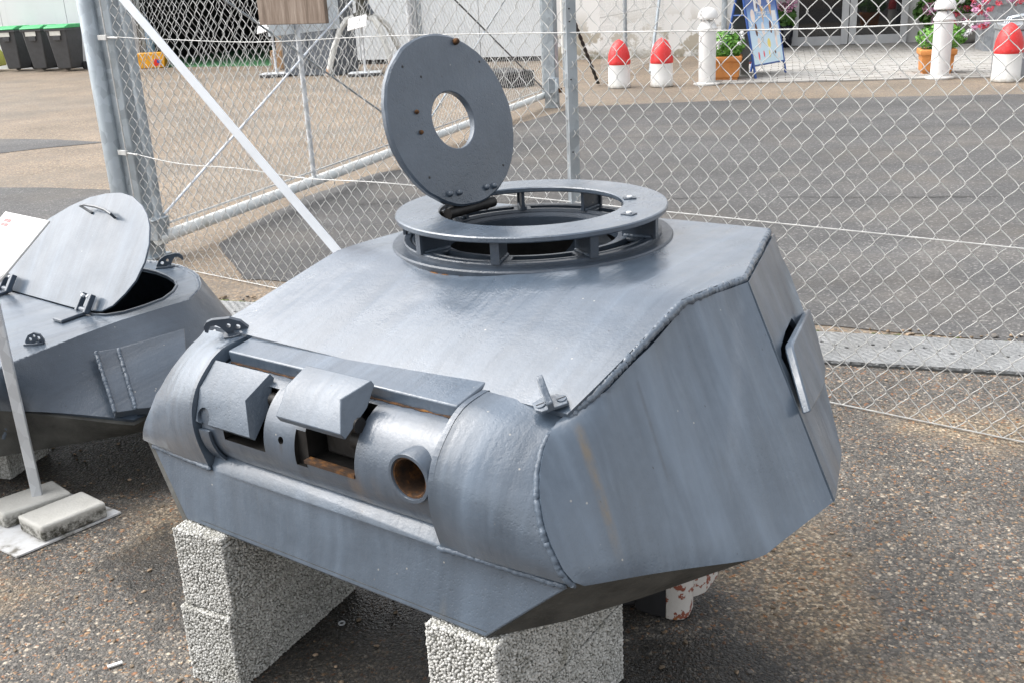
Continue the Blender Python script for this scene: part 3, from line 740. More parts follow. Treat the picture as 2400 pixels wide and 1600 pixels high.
# lid hinge
hb = bmesh.new()
p1, p2 = LC - Le * .226 - Ls * .07, LC - Le * .226 + Ls * .07
tube(hb, [p1 - Ls * .02 - Ln * .022 - Le * .012, p2 + Ls * .02 - Ln * .022 - Le * .012], .015, 14)
for t in (-.06, -.035, .035, .06):
    c_ = LC - Le * .2 + Ls * t - Ln * .022; box(hb, (0, 0, 0), (.018, .06, .012), Matrix.Translation(c_) @ ML.to_3x3().to_4x4())
tube(hb, [p1 - Ln * .03 - Le * .018, p1 - Ln * .05 + Vector((-.035, 0, -.02))], .012, 8)
tube(hb, [p2 - Ln * .03 - Le * .018, p2 - Ln * .05 + Vector((-.035, 0, -.02))], .012, 8)
obj('lid_hinge', hb, M_pocket, turret, smooth=40)

# lifting eyes bolted to the roof
def lifting_eye(parent, p, xdir, zdir, s=1.0, hook=True, mat=None, name='lifting_eye'):
    x = Vector(xdir).normalized(); z = Vector(zdir).normalized(); y = z.cross(x).normalized(); x = y.cross(z)
    Mx = Matrix(((x.x, y.x, z.x, p[0]), (x.y, y.y, z.y, p[1]), (x.z, y.z, z.z, p[2]), (0, 0, 0, 1)))
    if hook: pts = [(-.002, 0), (.045, 0), (.05, .012), (.058, .028), (.066, .036), (.078, .036), (.086, .028), (.09, .02), (.096, .024), (.094, .038), (.084, .048), (.07, .051), (.03, .046), (.008, .032), (-.004, .012)]
    else: pts = [(-.002, 0), (.06, 0), (.06, .014), (.05, .034), (.03, .042), (.01, .034), (-.002, .014)]
    bm_ = bmesh.new(); prism(bm_, [Mx @ Vector((a * s, -.005 * s, c * s)) for a, c in pts], (Mx.to_3x3() @ Vector((0, .01 * s, 0))))
    e = obj(name, bm_, mat or M_cup, parent)
    hs_ = [(.018, .02, .006), (.038, .028, .0055)] if hook else [(.016, .02, .006), (.03, .03, .005), (.044, .022, .006)]
    cs = [obj('cutter', TUBE([Mx @ Vector((a * s, -.05 * s, c * s)), Mx @ Vector((a * s, .05 * s, c * s))], r_ * s, 12), mat or M_cup, parent) for a, c, r_ in hs_]
    cut(e, cs)
    bm_ = bmesh.new(); q_ = [(-.008, -.012), (.03, -.022), (.055, -.018), (.06, .0), (.055, .018), (.03, .022), (-.008, .012)]
    prism(bm_, [Mx @ Vector((a * s, c * s, -.002)) for a, c in q_], Mx.to_3x3() @ Vector((0, 0, .009 * s))); obj('eye_foot', bm_, mat or M_cup, e, bevel=.001)
    bm_ = bmesh.new()
    for a, c in ((.04, -.011), (.012, .011)): lathe(bm_, [(.0075 * s, .005 * s), (.0075 * s, .0095 * s), (.006 * s, .0105 * s)], 14, (a * s, c * s, 0), M=Mx)
    obj('eye_screw', bm_, M_roof, e, smooth=40)
    return e
fr_p, fr_n = Vector((0, .178, .441)), Vector((0, -.112, .372)).normalized()
pe = lp(583, 776, fr_p, fr_n); pe2 = lp(520, 790, fr_p, fr_n)
lifting_eye(turret, pe, pe2 - pe, fr_n, 1.05)
pr_ = lp(1318, 938, fr_p, fr_n)
foot = [lp(*p, fr_p, fr_n) for p in ((1249, 950), (1256, 966), (1272, 970), (1332, 950), (1330, 934), (1306, 928), (1268, 938))]
ey = obj('lifting_eye', PRISM(foot, fr_n * .007), M_ring, turret, bevel=.0015)
f0, f1 = lp(1293, 962, fr_p, fr_n), lp(1276, 930, fr_p, fr_n); fx = (f1 - f0).normalized(); fy = fr_n.cross(fx).normalized()
obj('eye_fin', PRISM([f0 + fx * a + fr_n * c - fy * .0065 for a, c in ((-.004, .002), (-.002, .02), (.022, .034), (.04, .052), (.05, .054), (.056, .046), (.058, .002))], fy * .013), M_ring, ey, bevel=.002)
for px in ((1268, 955), (1318, 940)):
    c_ = lp(*px, fr_p, fr_n) + fr_n * .0065; Ms = Matrix.Translation(c_) @ fr_n.to_track_quat('Z', 'Y').to_matrix().to_4x4()
    obj('eye_screw', LATHE([(.0105, 0), (.0105, .002), (.0095, .003)], 18, M=Ms), M_roof, ey, smooth=40)
    obj('screw_slot', BOX((0, 0, .0032), (.017, .0022, .0008), Ms @ Matrix.Rotation(.9, 4, 'Z')), M_black, ey)

# ------------------------------------------------------------------ concrete blocks
def m_block():
    n = N('lightweight_concrete'); p = n.pos()
    d = n.vor(142, p); cc = n.vor(142, p, outp='Color'); sp = n.new('SeparateColor'); n.l(cc, sp.inputs[0])
    c = n.ramp(sp.outputs[0], [(0, (.34, .335, .31)), (.5, (.44, .435, .41)), (1, (.56, .555, .53))])
    c = n.mix(n.mr(n.noise(7, 6, .65, vec=p), .48, .66, 0, .55), c, (.66, .65, .62))
    c = n.mix(n.mr(n.noise(9, 6, .65, vec=p), .4, .26, 0, .6), c, (.2, .19, .14))
    c = n.mix(n.mr(d, .44, .72, 0, .62), c, (.13, .122, .095))
    n.bs(Base_Color=c, Roughness=.95, Specular_IOR_Level=.15, Normal=n.bump(n.noise(420, 3, vec=p), .0008)); return n.m
M_block = m_block()
import numpy as np
M_agg = N('aggregate'); _g = M_agg.new('NewGeometry'); _p = M_agg.pos()
_c = M_agg.ramp(_g.outputs['Random Per Island'], [(0, (.33, .325, .3)), (.5, (.48, .475, .445)), (1, (.66, .655, .625))])
_c = M_agg.mix(M_agg.mr(M_agg.noise(7, 6, .65, vec=_p), .48, .66, 0, .55), _c, (.62, .61, .58))
_c = M_agg.mix(M_agg.mr(M_agg.noise(9, 6, .65, vec=_p), .42, .26, 0, .6), _c, (.2, .19, .14))
M_agg.bs(Base_Color=_c, Roughness=.95, Specular_IOR_Level=.15, Normal=M_agg.bump(M_agg.noise(500, 3, vec=_p), .0006)); M_agg = M_agg.m
def aggregate(par, p0, xd, sx, sy, z0, h, seed, r=.0036):
    rg = np.random.default_rng(seed); x = np.array(Vector((xd.x, xd.y, 0)).normalized()); y = np.array([-x[1], x[0], 0]); z = np.array([0, 0, 1.]); o = np.array([p0.x, p0.y, z0])
    st = r * 1.62; C_, Nn = [], []
    for org, a, la, c, lc, nn in ((o, x, sx, z, h, -y), (o + y * sy, x, sx, z, h, y), (o, y, sy, z, h, -x), (o + x * sx, y, sy, z, h, x), (o + z * h, x, sx, y, sy, z)):
        na, nc = int(la / st), int(lc / st); ga, gc = np.meshgrid((np.arange(na) + .5) / na * la, (np.arange(nc) + .5) / nc * lc, indexing='ij')
        ga = ga.ravel() + rg.uniform(-.5, .5, na * nc) * st; gc = gc.ravel() + rg.uniform(-.5, .5, na * nc) * st
        ga = np.clip(ga, r * .8, la - r * .8); gc = np.clip(gc, r * .8, lc - r * .8)
        e = np.minimum(np.minimum(ga, la - ga), np.minimum(gc, lc - gc)); inset = np.where(e < .007, (.007 - e) * .5, 0) + rg.uniform(0, .0016, len(ga)) + (rg.random(len(ga)) < .05) * .003
        P = org + ga[:, None] * a + gc[:, None] * c - nn * (r * .62 + inset)[:, None]; C_.append(P)
    P = np.concatenate(C_); n_ = len(P)
    b = bmesh.new(); bmesh.ops.create_icosphere(b, subdivisions=1, radius=1); bv_ = np.array([v.co[:] for v in b.verts]); bf = np.array([[v.index for v in f.verts] for f in b.faces]); b.free()
    sc = rg.uniform(.7, 1.2, (n_, 1, 1)) * r * rg.uniform(.8, 1.2, (n_, 1, 3))
    vv = P[:, None, :] + bv_[None] * sc + rg.normal(0, r * .12, (n_, len(bv_), 3)); ff = bf[None] + (np.arange(n_) * len(bv_))[:, None, None]
    top = z0 + h + .0005; vv[..., 2] = np.minimum(vv[..., 2], top)
    me = bpy.data.meshes.new('aggregate'); me.vertices.add(n_ * len(bv_)); me.vertices.foreach_set('co', vv.ravel().astype('f'))
    nf = n_ * len(bf); me.loops.add(nf * 3); me.loops.foreach_set('vertex_index', ff.ravel().astype('i')); me.polygons.add(nf); me.polygons.foreach_set('loop_start', (np.arange(nf) * 3).astype('i'))
    me.polygons.foreach_set('use_smooth', np.ones(nf, bool)); me.update(); me.validate(); me.materials.append(M_agg)
    tag(link(bpy.data.objects.new('aggregate', me), par), kind='stuff')
M_mortar = plain('pore_mortar', (.24, .235, .205), .95, 0, .3, 30)
def core_block(label, p0, xd, sx, sy, z0, h, seed):
    x = Vector((xd.x, xd.y, 0)).normalized(); y = Vector((-x.y, x.x, 0)); c = Vector((p0.x, p0.y, z0 + h / 2)) + x * sx / 2 + y * sy / 2
    o = obj('concrete_block', BOX(c, (sx - .011, sy - .011, h - .004), Matrix.Translation(c) @ Matrix.Rotation(math.atan2(x.y, x.x), 4, 'Z') @ Matrix.Translation(-c)), M_mortar, bevel=.006)
    tag(o, label, 'concrete block', 'concrete blocks carrying the turrets'); aggregate(o, p0, xd, sx, sy, z0, h, seed)
def block(label, p0, xd, sx, sy, z0, h, seed, res=.0029, amp=.0032):
    """rough block: corner p0, size sx along xd and sy to its left"""
    x = Vector((xd.x, xd.y, 0)).normalized(); y = Vector((-x.y, x.x, 0)); b = bmesh.new(); cache = {}
    nx, ny, nz = int(sx / res), int(sy / res), int(h / res)
    def vtx(i, j, k):
        if (i, j, k) not in cache:
            a, c, d = i / nx, j / ny, k / nz
            p = Vector((p0.x, p0.y, z0)) + x * sx * a + y * sy * c + Vector((0, 0, h * d))
            n_ = Vector((0, 0, 0))
            if i == 0: n_ -= x
            if i == nx: n_ += x
            if j == 0: n_ -= y
            if j == ny: n_ += y
            if k == 0: n_ -= Vector((0, 0, 1))
            if k == nz: n_ += Vector((0, 0, 1))
            f = sum((i in (0, nx), j in (0, ny), k in (0, nz)))
            dist = noise.voronoi(p * 142)[0][0]
            hgt = (max(0, 1 - (dist * 1.25) ** 2) - .65) * amp + .003 * noise.noise(p * 14 + Vector((seed, 0, 0))) + .0016 * noise.noise(p * 70) - .004 * max(0, noise.noise(p * 33) - .35)
            if k == nz: hgt = min(hgt, .0005)
            n_.normalize(); p = p + n_ * (hgt - (.005 if f == 2 else .009 if f == 3 else 0) - (.004 * max(0, noise.noise(p * 22)) if f > 1 else 0))
            cache[(i, j, k)] = b.verts.new(p)
        return cache[(i, j, k)]
    for j in range(ny):
        for k in range(nz):
            for i in (0, nx): b.faces.new((vtx(i, j, k), vtx(i, j + 1, k), vtx(i, j + 1, k + 1), vtx(i, j, k + 1)))
    for i in range(nx):
        for k in range(nz):
            for j in (0, ny): b.faces.new((vtx(i, j, k), vtx(i + 1, j, k), vtx(i + 1, j, k + 1), vtx(i, j, k + 1)))
    for i in range(0, nx):
        for j in range(0, ny): b.faces.new((vtx(i, j, nz), vtx(i + 1, j, nz), vtx(i + 1, j + 1, nz), vtx(i, j + 1, nz)))
    o = obj('concrete_block', b, M_block, smooth=70)
    return tag(o, label, 'concrete block', 'concrete blocks carrying the turrets')
Uh, Vh = Vector((U.x, U.y, 0)).normalized(), Vector((V.x, V.y, 0))
def L2W(u, v): return OFF + Uh * u + Vh * v
xl, xr = Vector((.885, -.465, 0)), Vector((.835, -.55, 0))
ZT = OFF.z - .002
cl0, cr0 = G(401, 1236, ZT), G(992, 1458, ZT)
core_block('top concrete block under the left corner of the big turret', cl0, xl, .152, .49, ZT / 2 + .001, ZT / 2 - .001, 1)
core_block('bottom concrete block under the left corner of the big turret', cl0 + Vector((-.012, -.004, 0)), xl, .155, .49, -.005, ZT / 2 + .004, 2)
core_block('top pale concrete block under the right corner of the big turret', cr0, xr, .17, .52, ZT / 2 + .001, ZT / 2 - .001, 3)
core_block('bottom pale concrete block under the right corner of the big turret', cr0 + Vector((-.004, -.004, 0)), xr, .174, .53, -.005, ZT / 2 + .004, 4)

# chunk of old painted steel under the turret
def m_peel():
    n = N('peeling_paint'); f = n.noise(34, 5, .6)
    c = n.ramp(f, [(.40, (.55, .52, .48)), (.53, (.5, .47, .43)), (.55, (.24, .07, .04)), (.66, (.2, .06, .035)), (.68, (.5, .47, .43))], 'CONSTANT')
    c = n.mix(n.mr(n.noise(9, 4), .6, .66), c, (.3, .12, .02)); n.bs(Base_Color=c, Roughness=.7, Normal=n.bump(f, .003)); return n.m
M_peel = m_peel()
c7 = lambda a, b_: (1350 + a / 2.851, 1050 + b_ / 2.851)
def arcplate(pts, ht, th_, name, par, mat):
    P = resample(pts, 9); b = bmesh.new()
    return obj(name, slab([[p + Vector((0, 0, ht)), p] for p in P], th_), mat, par, smooth=50, bevel=.004)
q0 = G(*c7(640, 1115)); q1 = G(*c7(900, 905))
chk = thing('steel_bracket', 'curved steel bracket with peeling white and red paint under the big turret', 'bracket', (q0.x, q0.y, 0))
inv = Vector((-q0.x, -q0.y, 0))
arcplate([G(*c7(405, 1020)) + inv, G(*c7(430, 1070)) + inv, G(*c7(520, 1100)) + inv, G(*c7(630, 1118)) + inv], .1, .012, 'black_flange', chk, M_black)
arcplate([G(*c7(615, 1110)) + inv, G(*c7(660, 1122)) + inv, G(*c7(705, 1118)) + inv, G(*c7(735, 1050)) + inv], .17, .02, 'painted_flange', chk, M_peel)
b = bmesh.new(); pz = [G(*c7(735, 1035)) + inv, G(*c7(800, 1015)) + inv, G(*c7(880, 905)) + inv]
obj('painted_flange', slab([[p + Vector((0, 0, .17)), p + Vector((0, 0, .035))] for p in resample(pz, 8)], .03), M_peel, chk, smooth=50, bevel=.004)
obj('bracket_web', BOX((-.05, .1, .09), (.2, .1, .18)), M_black, chk, bevel=.01)

# ------------------------------------------------------------------ the left turret
ZR = .5
c3 = lambda a, b_: (a / 2.613, 400 + b_ / 2.613)
c5 = lambda a, b_: (a * 400 / 1394, 700 + b_ * 400 / 1394)
P0 = G(*c3(560, 880), ZR); LT = Vector((P0.x, P0.y, .0))
lt = thing('tank_turret', 'smaller grey armoured turret at left with D-shaped flat hatch lid propped open', 'tank turret', LT)
def T(p): return Vector(p) - LT
re = [G(*c3(*p), ZR) for p in ((115, 1165), (400, 1050), (700, 940), (900, 880), (1150, 800), (1225, 720), (1200, 640), (1100, 590), (960, 565), (880, 560))]
hinge_a, hinge_b = G(*c3(80, 740), ZR), G(*c3(450, 845), ZR)
hd = (hinge_b - hinge_a).normalized(); hp = Vector((-hd.y, hd.x, 0))
front_a = re[0] + (re[0] - re[2]).normalized() * .35
rr = resample([front_a] + re[:5], 12) + resample(re[4:], 12)[1:]
rear_end = re[-1]
far_back = [rear_end + Vector((-.13, .02, 0)), rear_end + Vector((-.3, -.06, 0)), rear_end + Vector((-.52, -.3, 0))]
outline = rr + far_back
cl_, cm_, cr_ = G(*c5(215, 912), .345), G(*c5(700, 965), .30), G(*c5(1190, 1015), .25)
crease = []
nrm = []
for i, p in enumerate(outline):
    t_ = (outline[min(i + 1, len(outline) - 1)] - outline[max(i - 1, 0)]).normalized(); nrm.append(Vector((t_.y, -t_.x, 0)))
d_r = (cr_ - cl_); cdir = Vector((d_r.x, d_r.y, 0)).normalized()
for i, p in enumerate(outline):
    if i <= 11:
        t = i / 11; q_ = cl_.lerp(cr_, (t - .27) / .73 * 1.02); crease.append(q_)
    else:
        k = min(1, (i - 11) / 5); q_ = p + nrm[i] * (.2 - .06 * k); q_.z = .25
        crease.append(q_)
# smooth the crease run
for _ in range(1):
    crease = [crease[0]] + [(crease[i - 1] + crease[i] * 2 + crease[i + 1]) / 4 for i in range(1, len(crease) - 1)] + [crease[-1]]
low_ = [q_ + Vector((-nrm[i].x, -nrm[i].y, 0)) * .09 for i, q_ in enumerate(crease)]
bl_, br_ = G(*c5(290, 1195), .2), G(*c5(1080, 1050), .2)
for i in range(len(low_)):
    low_[i].z = .19
    if i <= 11:
        t = (i / 11 - .3) / .6; q_ = bl_.lerp(br_, t); low_[i] = Vector((q_.x, q_.y, .19))
M_lt = paint('old_grey_paint', (.032, .046, .066), (.048, .067, .093), .001, .006, run=(.8, -.6, 0))  # darker copy of the turret grey, shade put into the colour
M_ltroof = paint('pale_grey_paint', (.053, .074, .102), (.071, .096, .128), .0006, .004, coat=.6, run=(.8, -.6, 0), runk=.4)  # paler copy of the same grey, painting roof and lid as lit
g_ = [[T(outline[i].lerp(crease[i], j / 6)) for j in range(7)] for i in range(len(outline))]
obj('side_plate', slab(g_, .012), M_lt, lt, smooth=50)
g_ = [[T(crease[i].lerp(low_[i], j / 3)) for j in range(4)] for i in range(len(outline))]
obj('lower_side_plate', slab(g_, .012), M_under, lt, smooth=50)
roofpoly = [T(p) for p in outline] + [T(outline[-1] + Vector((-.35, -.5, 0))), T(front_a + Vector((-.5, .25, -.0)))]
hid = [outline[-1], outline[-1] + Vector((-.35, -.5, 0)), front_a + Vector((-.5, .25, 0)), front_a]
hc_ = sum(outline, Vector()) / len(outline)
lo1 = [crease[-1]] + [p + (p - hc_).normalized() * .1 - Vector((0, 0, .22)) for p in hid[1:3]] + [crease[0]]
lo2 = [low_[-1]] + [Vector((p.x, p.y, .19)) for p in hid[1:3]] + [low_[0]]
obj('side_plate', slab([[T(hid[i].lerp(lo1[i], j / 3)) for j in range(4)] for i in range(4)], .012), M_lt, lt)
obj('lower_side_plate', slab([[T(lo1[i].lerp(lo2[i], j / 2)) for j in range(3)] for i in range(4)], .012), M_under, lt)
obj('floor_plate', PRISM([T(p) for p in low_] + [T(p) for p in lo2[1:3]], (0, 0, .01)), M_under, lt)
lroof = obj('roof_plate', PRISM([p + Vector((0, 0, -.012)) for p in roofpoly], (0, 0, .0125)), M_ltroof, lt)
op = [G(*c3(*p), ZR) for p in ((45, 735), (450, 848), (560, 884), (650, 890), (760, 872), (880, 835), (1000, 790), (1060, 745), (1082, 710), (1070, 680), (1030, 650), (960, 622), (870, 602))]
op += [op[-1] + Vector((-.1, .01, 0)), op[-1] + Vector((-.2, -.05, 0)), op[-1] + Vector((-.33, -.18, 0)), op[0] + Vector((.0, .1, 0))]
cut(lroof, [obj('cutter', PRISM([T(p) + Vector((0, 0, -.1)) for p in op], (0, 0, .2)), M_ltroof, lt)])
b = bmesh.new()
opl = op[2:13]; tube(b, [T(p) + Vector((0, 0, .002)) for p in opl], .006, 6); obj('opening_rim', b, M_lt, lt, smooth=60)
obj('weld_bead', bead([T(p) + Vector((0, 0, -.003)) for p in outline[:-3]], .011, .008, .3, 21), M_weld, lt, smooth=60)
# lid: flat D plate swung up about its straight edge
mid_h = (hinge_a + hinge_b) / 2 + Vector((0, 0, .012))
best = None
for a in range(30, 110, 2):
    ax = hp * math.cos(R(a)) + Vector((0, 0, math.sin(R(a)))); n_ = hd.cross(ax)
    tip = onplane(*c3(740, 135), mid_h, n_); e = abs((tip - mid_h).dot(ax) - .47)
    if best is None or e < best[0]: best = (e, ax, n_)
la, ln_ = best[1], best[2]
lo = [onplane(*c3(*p), mid_h, ln_) for p in ((80, 738), (440, 838), (560, 862), (620, 862), (690, 828), (765, 755), (830, 675), (885, 560), (912, 450), (915, 340), (900, 270), (870, 215), (810, 158), (740, 135), (650, 140), (550, 162), (430, 215), (300, 292), (160, 410), (60, 520), (5, 600), (-5, 660), (25, 715))]
if ln_.dot(O - mid_h) < 0: ln_ = -ln_
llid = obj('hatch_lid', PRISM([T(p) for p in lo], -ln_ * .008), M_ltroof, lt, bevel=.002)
hdl = [onplane(*c3(*p), mid_h, ln_) for p in ((568, 262), (530, 232), (560, 228), (625, 240), (680, 258), (718, 285), (708, 292))]
hh = [T(hdl[0]) + ln_ * .003] + [T(p) + ln_ * .03 for p in hdl[1:6]] + [T(hdl[6]) + ln_ * .003]
obj('lid_handle', TUBE(hh, .0055, 8), M_darksteel, llid, smooth=60)
def hinge_at(px):
    c_ = T(onplane(*c3(*px), mid_h, Vector((0, 0, 1)))); Mh = Matrix(((hd.x, hp.x, 0, c_.x), (hd.y, hp.y, 0, c_.y), (0, 0, 1, c_.z), (0, 0, 0, 1)))
    b = bmesh.new(); prism(b, [Mh @ Vector(p) for p in ((-.03, -.11, -.01), (.035, -.11, -.01), (.022, -.035, -.01), (.022, .0, -.01), (-.022, 0, -.01), (-.022, -.04, -.01))], (0, 0, .012))
    tube(b, [Mh @ Vector((-.032, 0, .006)), Mh @ Vector((.034, 0, .006))], .012, 12)
    Ma = Matrix(((hd.x, la.x, ln_.x, c_.x), (hd.y, la.y, ln_.y, c_.y), (hd.z, la.z, ln_.z, c_.z), (0, 0, 0, 1)))
    for s in (-.03, .028): box(b, (s, .03, .008), (.016, .075, .022), Ma)
    h_ = obj('lid_hinge', b, M_lt, lt, bevel=.003)
    b = bmesh.new()
    for s in (-.022, .012): lathe(b, [(.007, .01), (.007, .018), (.004, .021)], 12, (s, .055, 0), M=Ma)
    obj('hinge_rivet', b, M_galv2, h_, smooth=50)
hinge_at((515, 862)); hinge_at((40, 733))
# welded patch plates on the side
from mathutils.bvhtree import BVHTree
ltside = [o for o in lt.children if o.name.startswith('side_plate')][0]
bv = BVHTree.FromPolygons([v.co + LT for v in ltside.data.vertices], [p.vertices[:] for p in ltside.data.polygons])
def onside(px):
    d = ray(*c5(*px)).normalized(); h, n_, _, _ = bv.ray_cast(O, d)
    if h is None: raise ValueError(px)
    if n_.dot(d) > 0: n_ = -n_
    return h + n_ * .012, n_
h0, hn_ = onside((1050, 650)); hp0 = h0 + hn_ * .02
pl_ = [onplane(*c5(*p), hp0, hn_) for p in ((785, 430), (960, 400), (1507, 241), (1560, 860), (1190, 898), (1090, 905), (945, 925))]
obj('patch_plate', PRISM([T(p) for p in pl_], -hn_ * .03), M_lt, lt, bevel=.002)
pl2 = [onplane(*c5(*p), hp0 + hn_ * .006, hn_) for p in ((975, 402), (1505, 247), (1555, 855), (1190, 890), (1115, 895))]
obj('patch_plate', PRISM([T(p) for p in pl2], -hn_ * .006), M_lt, lt, bevel=.002)
for s_, a_ in (((780, 430), (940, 925)), ((965, 405), (1110, 900))):
    obj('weld_bead', bead([T(onplane(*c5(*s_), hp0 + hn_ * .005, hn_)), T(onplane(*c5(*a_), hp0 + hn_ * .005, hn_))], .009, .006, .35, s_[0]), M_weld, lt, smooth=60)
# rounded gun cheek at the frame's left edge
e0 = [onplane(*c5(*p), cl_, Vector((0, -1, 0))) for p in ((-40, 590), (20, 585), (45, 640), (70, 800), (60, 960), (5, 1170), (-60, 1180))]
obj('gun_cheek', PRISM([T(p) for p in e0], (.02, .09, 0)), M_lt, lt, bevel=.008)
e1 = [onplane(*c5(*p), cl_, Vector((0, -1, 0))) + Vector((.01, -.003, 0)) for p in ((28, 600), (48, 660), (62, 800), (50, 950), (10, 1140))]
obj('weld_bead', bead([T(p) for p in e1], .012, .008, .3, 33), M_weld, lt, smooth=60)
h0, h1 = G(*c3(285, 1055), ZR), G(*c3(165, 1065), ZR)
lifting_eye(lt, T(h1), h0 - h1, (0, 0, 1), 1.0, False, M_lt)
h0, h1 = G(*c3(968, 600), ZR), G(*c3(1065, 588), ZR)
lifting_eye(lt, T(h0), h1 - h0, (0, 0, 1), 1.15, True, M_lt)
bq = G(*c5(150, 1480))
block('mossy dark concrete block under the front of the smaller left turret', bq + Vector((-.52, .12, 0)), Vector((.95, -.2, 0)), .5, .22, -.005, .195, 6)
tag(bpy.data.objects['concrete_block.004'], group='concrete blocks carrying the turrets')
bq2 = bq + Vector((.25, .75, 0))
block('concrete block under the rear of the smaller left turret', bq2, Vector((.95, -.2, 0)), .3, .22, -.005, .195, 7)

# ------------------------------------------------------------------ information stand at left
c4 = lambda a, b_: (a * 600 / 1447, 950 + b_ * 600 / 1447)
base = [G(*c4(*p), .004) for p in ((-90, 760), (95, 852), (685, 600), (500, 500), (420, 470), (250, 560))]
pb_ = G(*c4(228, 575), .01)
st = thing('information_stand', 'slanted white information panel on a galvanised post with steel foot plate', 'sign stand', (pb_.x, pb_.y, 0))
i2 = Vector((-pb_.x, -pb_.y, 0))
ca_, cb_, cc_ = G(*c4(95, 852), .004), G(*c4(685, 600), .004), G(*c4(-170, 735), .004)
w_ = (ca_ - cb_) * -1
fp = [ca_, cb_, cb_ + (cc_ - ca_).normalized() * .33, ca_ + (cc_ - ca_).normalized() * .33]
def m_plate():
    n = N('dirty_white_plate'); c = n.ramp(n.noise(14, 6, .65), [(.42, (.6, .61, .62)), (.56, (.5, .5, .49)), (.66, (.16, .15, .13))]); n.bs(Base_Color=c, Roughness=.55); return n.m
obj('foot_plate', PRISM([p + i2 + Vector((0, 0, -.005)) for p in fp], (0, 0, .006)), m_plate(), st)
b = bmesh.new(); box(b, (0, 0, .42), (.032, .032, .82), Matrix.Rotation(R(20), 4, 'Z')); obj('post', b, M_galv2, st, bevel=.003)
tr, tl_, rb_ = G(115, 517, .95), G(19, 497, .95), G(0, 622, .83)
ex = (tl_ - tr); exn = ex.normalized(); ey = (rb_ - tr); ey = (ey - exn * ey.dot(exn)).normalized(); en = exn.cross(ey)
if en.z < 0: en = -en
bo = tr + i2; bw, bh = ex.length + .02, .36
Mb = Matrix(((-exn.x, -ey.x, en.x, 0), (-exn.y, -ey.y, en.y, 0), (-exn.z, -ey.z, en.z, 0), (0, 0, 0, 1)))
Mb.translation = bo + exn * bw + ey * bh          # lower left corner; x right, y up the panel
obj('panel', BOX((bw / 2, bh / 2, -.004), (bw, bh, .008), Mb), plain('panel_edge', (.6, .6, .58), .4), st, bevel=.002)
sheet_o = obj('text_sheet', BOX((bw / 2, bh / 2, .001), (bw - .012, bh - .012, .001), Mb), plain('print_paper', (.6, .6, .59), .5, 0, .02), st)
b = bmesh.new()
M_ink = plain('pale_ink', (.36, .36, .36), .6)
box(b, (bw * .5, bh - .062, .002), (bw * .5, .007, .0006), Mb)
y_ = bh - .092
for k in range(18): box(b, (.03 + (bw - .09) * (.5 if k % 6 != 5 else .3), y_, .002), ((bw - .09) * (1 if k % 6 != 5 else .6), .003, .0006), Mb); y_ -= .0115
obj('text_lines', b, M_ink, st)
b = bmesh.new()
for (x, y, w2, h2) in ((.052, .033, .02, .013), (.077, .033, .022, .013), (.052, .05, .02, .012), (.077, .05, .022, .012)): box(b, (x, bh - y, .002), (w2, h2, .0006), Mb)
obj('emblem', b, plain('emblem_red', (.55, .12, .12), .5), st)
obj('panel_bracket', TUBE([(0, 0, .8), (0, .02, .84), Mb @ Vector((bw * .6, bh * .4, -.012))], .012, 8), M_galv2, st)
# two paving slabs weigh the plate down
M_slab = N('weathered_slab'); _p = M_slab.pos(); _z = M_slab.new('SeparateXYZ'); M_slab.l(_p, _z.inputs[0])
cS = M_slab.ramp(M_slab.noise(9, 5), [(.3, (.48, .47, .43)), (.7, (.6, .59, .55))])
_sd = M_slab.math('MULTIPLY', M_slab.mr(_z.outputs[2], .053, .035), M_slab.mr(M_slab.noise(38, 5, .7), .35, .6))
cS = M_slab.mix(_sd, cS, (.05, .047, .035))
M_slab.bs(Base_Color=cS, Roughness=.9, Normal=M_slab.bump(M_slab.noise(120, 4), .002)); M_slab = M_slab.m
def paver(label, c_pts):
    P = [G(*c4(*p), .058) for p in c_pts]; c_ = sum(P, Vector()) / 4
    b = bmesh.new(); prism(b, [p - Vector((c_.x, c_.y, .058)) + Vector((0, 0, .003)) for p in P], (0, 0, .055))
    o = obj('paving_slab', b, M_slab, bevel=.007); o.location = (c_.x, c_.y, .003); tag(o, label, 'paving slab', 'slabs weighing down the sign foot')
paver('front paving slab lying on the sign foot plate', ((97, 625), (230, 690), (597, 547), (463, 482)))
paver('rear paving slab behind the sign post', ((-110, 560), (15, 615), (402, 490), (298, 421)))

# small litter
pt = G(270, 1558); b = bmesh.new(); box(b, (0, 0, .003), (.036, .009, .004), Matrix.Rotation(R(28), 4, 'Z')); o = obj('wood_chip', b, M_white); o.location = (pt.x, pt.y, 0); tag(o, 'white splinter lying on the asphalt at bottom left', 'wood chip')
pt = G(801, 1460); b = bmesh.new(); lathe(b, [(.010, 0), (.010, .003), (.006, .003), (.006, 0)], 12, close=True); o = obj('ring_pull', b, M_galv2); o.location = (pt.x, pt.y, 0); tag(o, 'small metal ring pull on the dark ground beside the left blocks', 'ring pull')
pt = G(*(570, 1596)); b = bmesh.new(); bmesh.ops.create_icosphere(b, subdivisions=2, radius=.013); o = obj('pebble', b, M_white, smooth=60); o.location = (pt.x, pt.y, .006); tag(o, 'white pebble at the foot of the left blocks', 'pebble')
nl_ = ['dark needle on the sloping roof, nearest the left lifting eye', 'second dark needle from the left lifting eye', 'third dark needle from the left lifting eye', 'dark needle on the sloping roof behind the middle of the roof bar', 'steep dark needle on the roof, second from the yellow leaf', 'dark needle on the sloping roof nearest the yellow leaf']
cz = lambda a, b_: (500 + a / 4.704, 520 + b_ / 4.704)
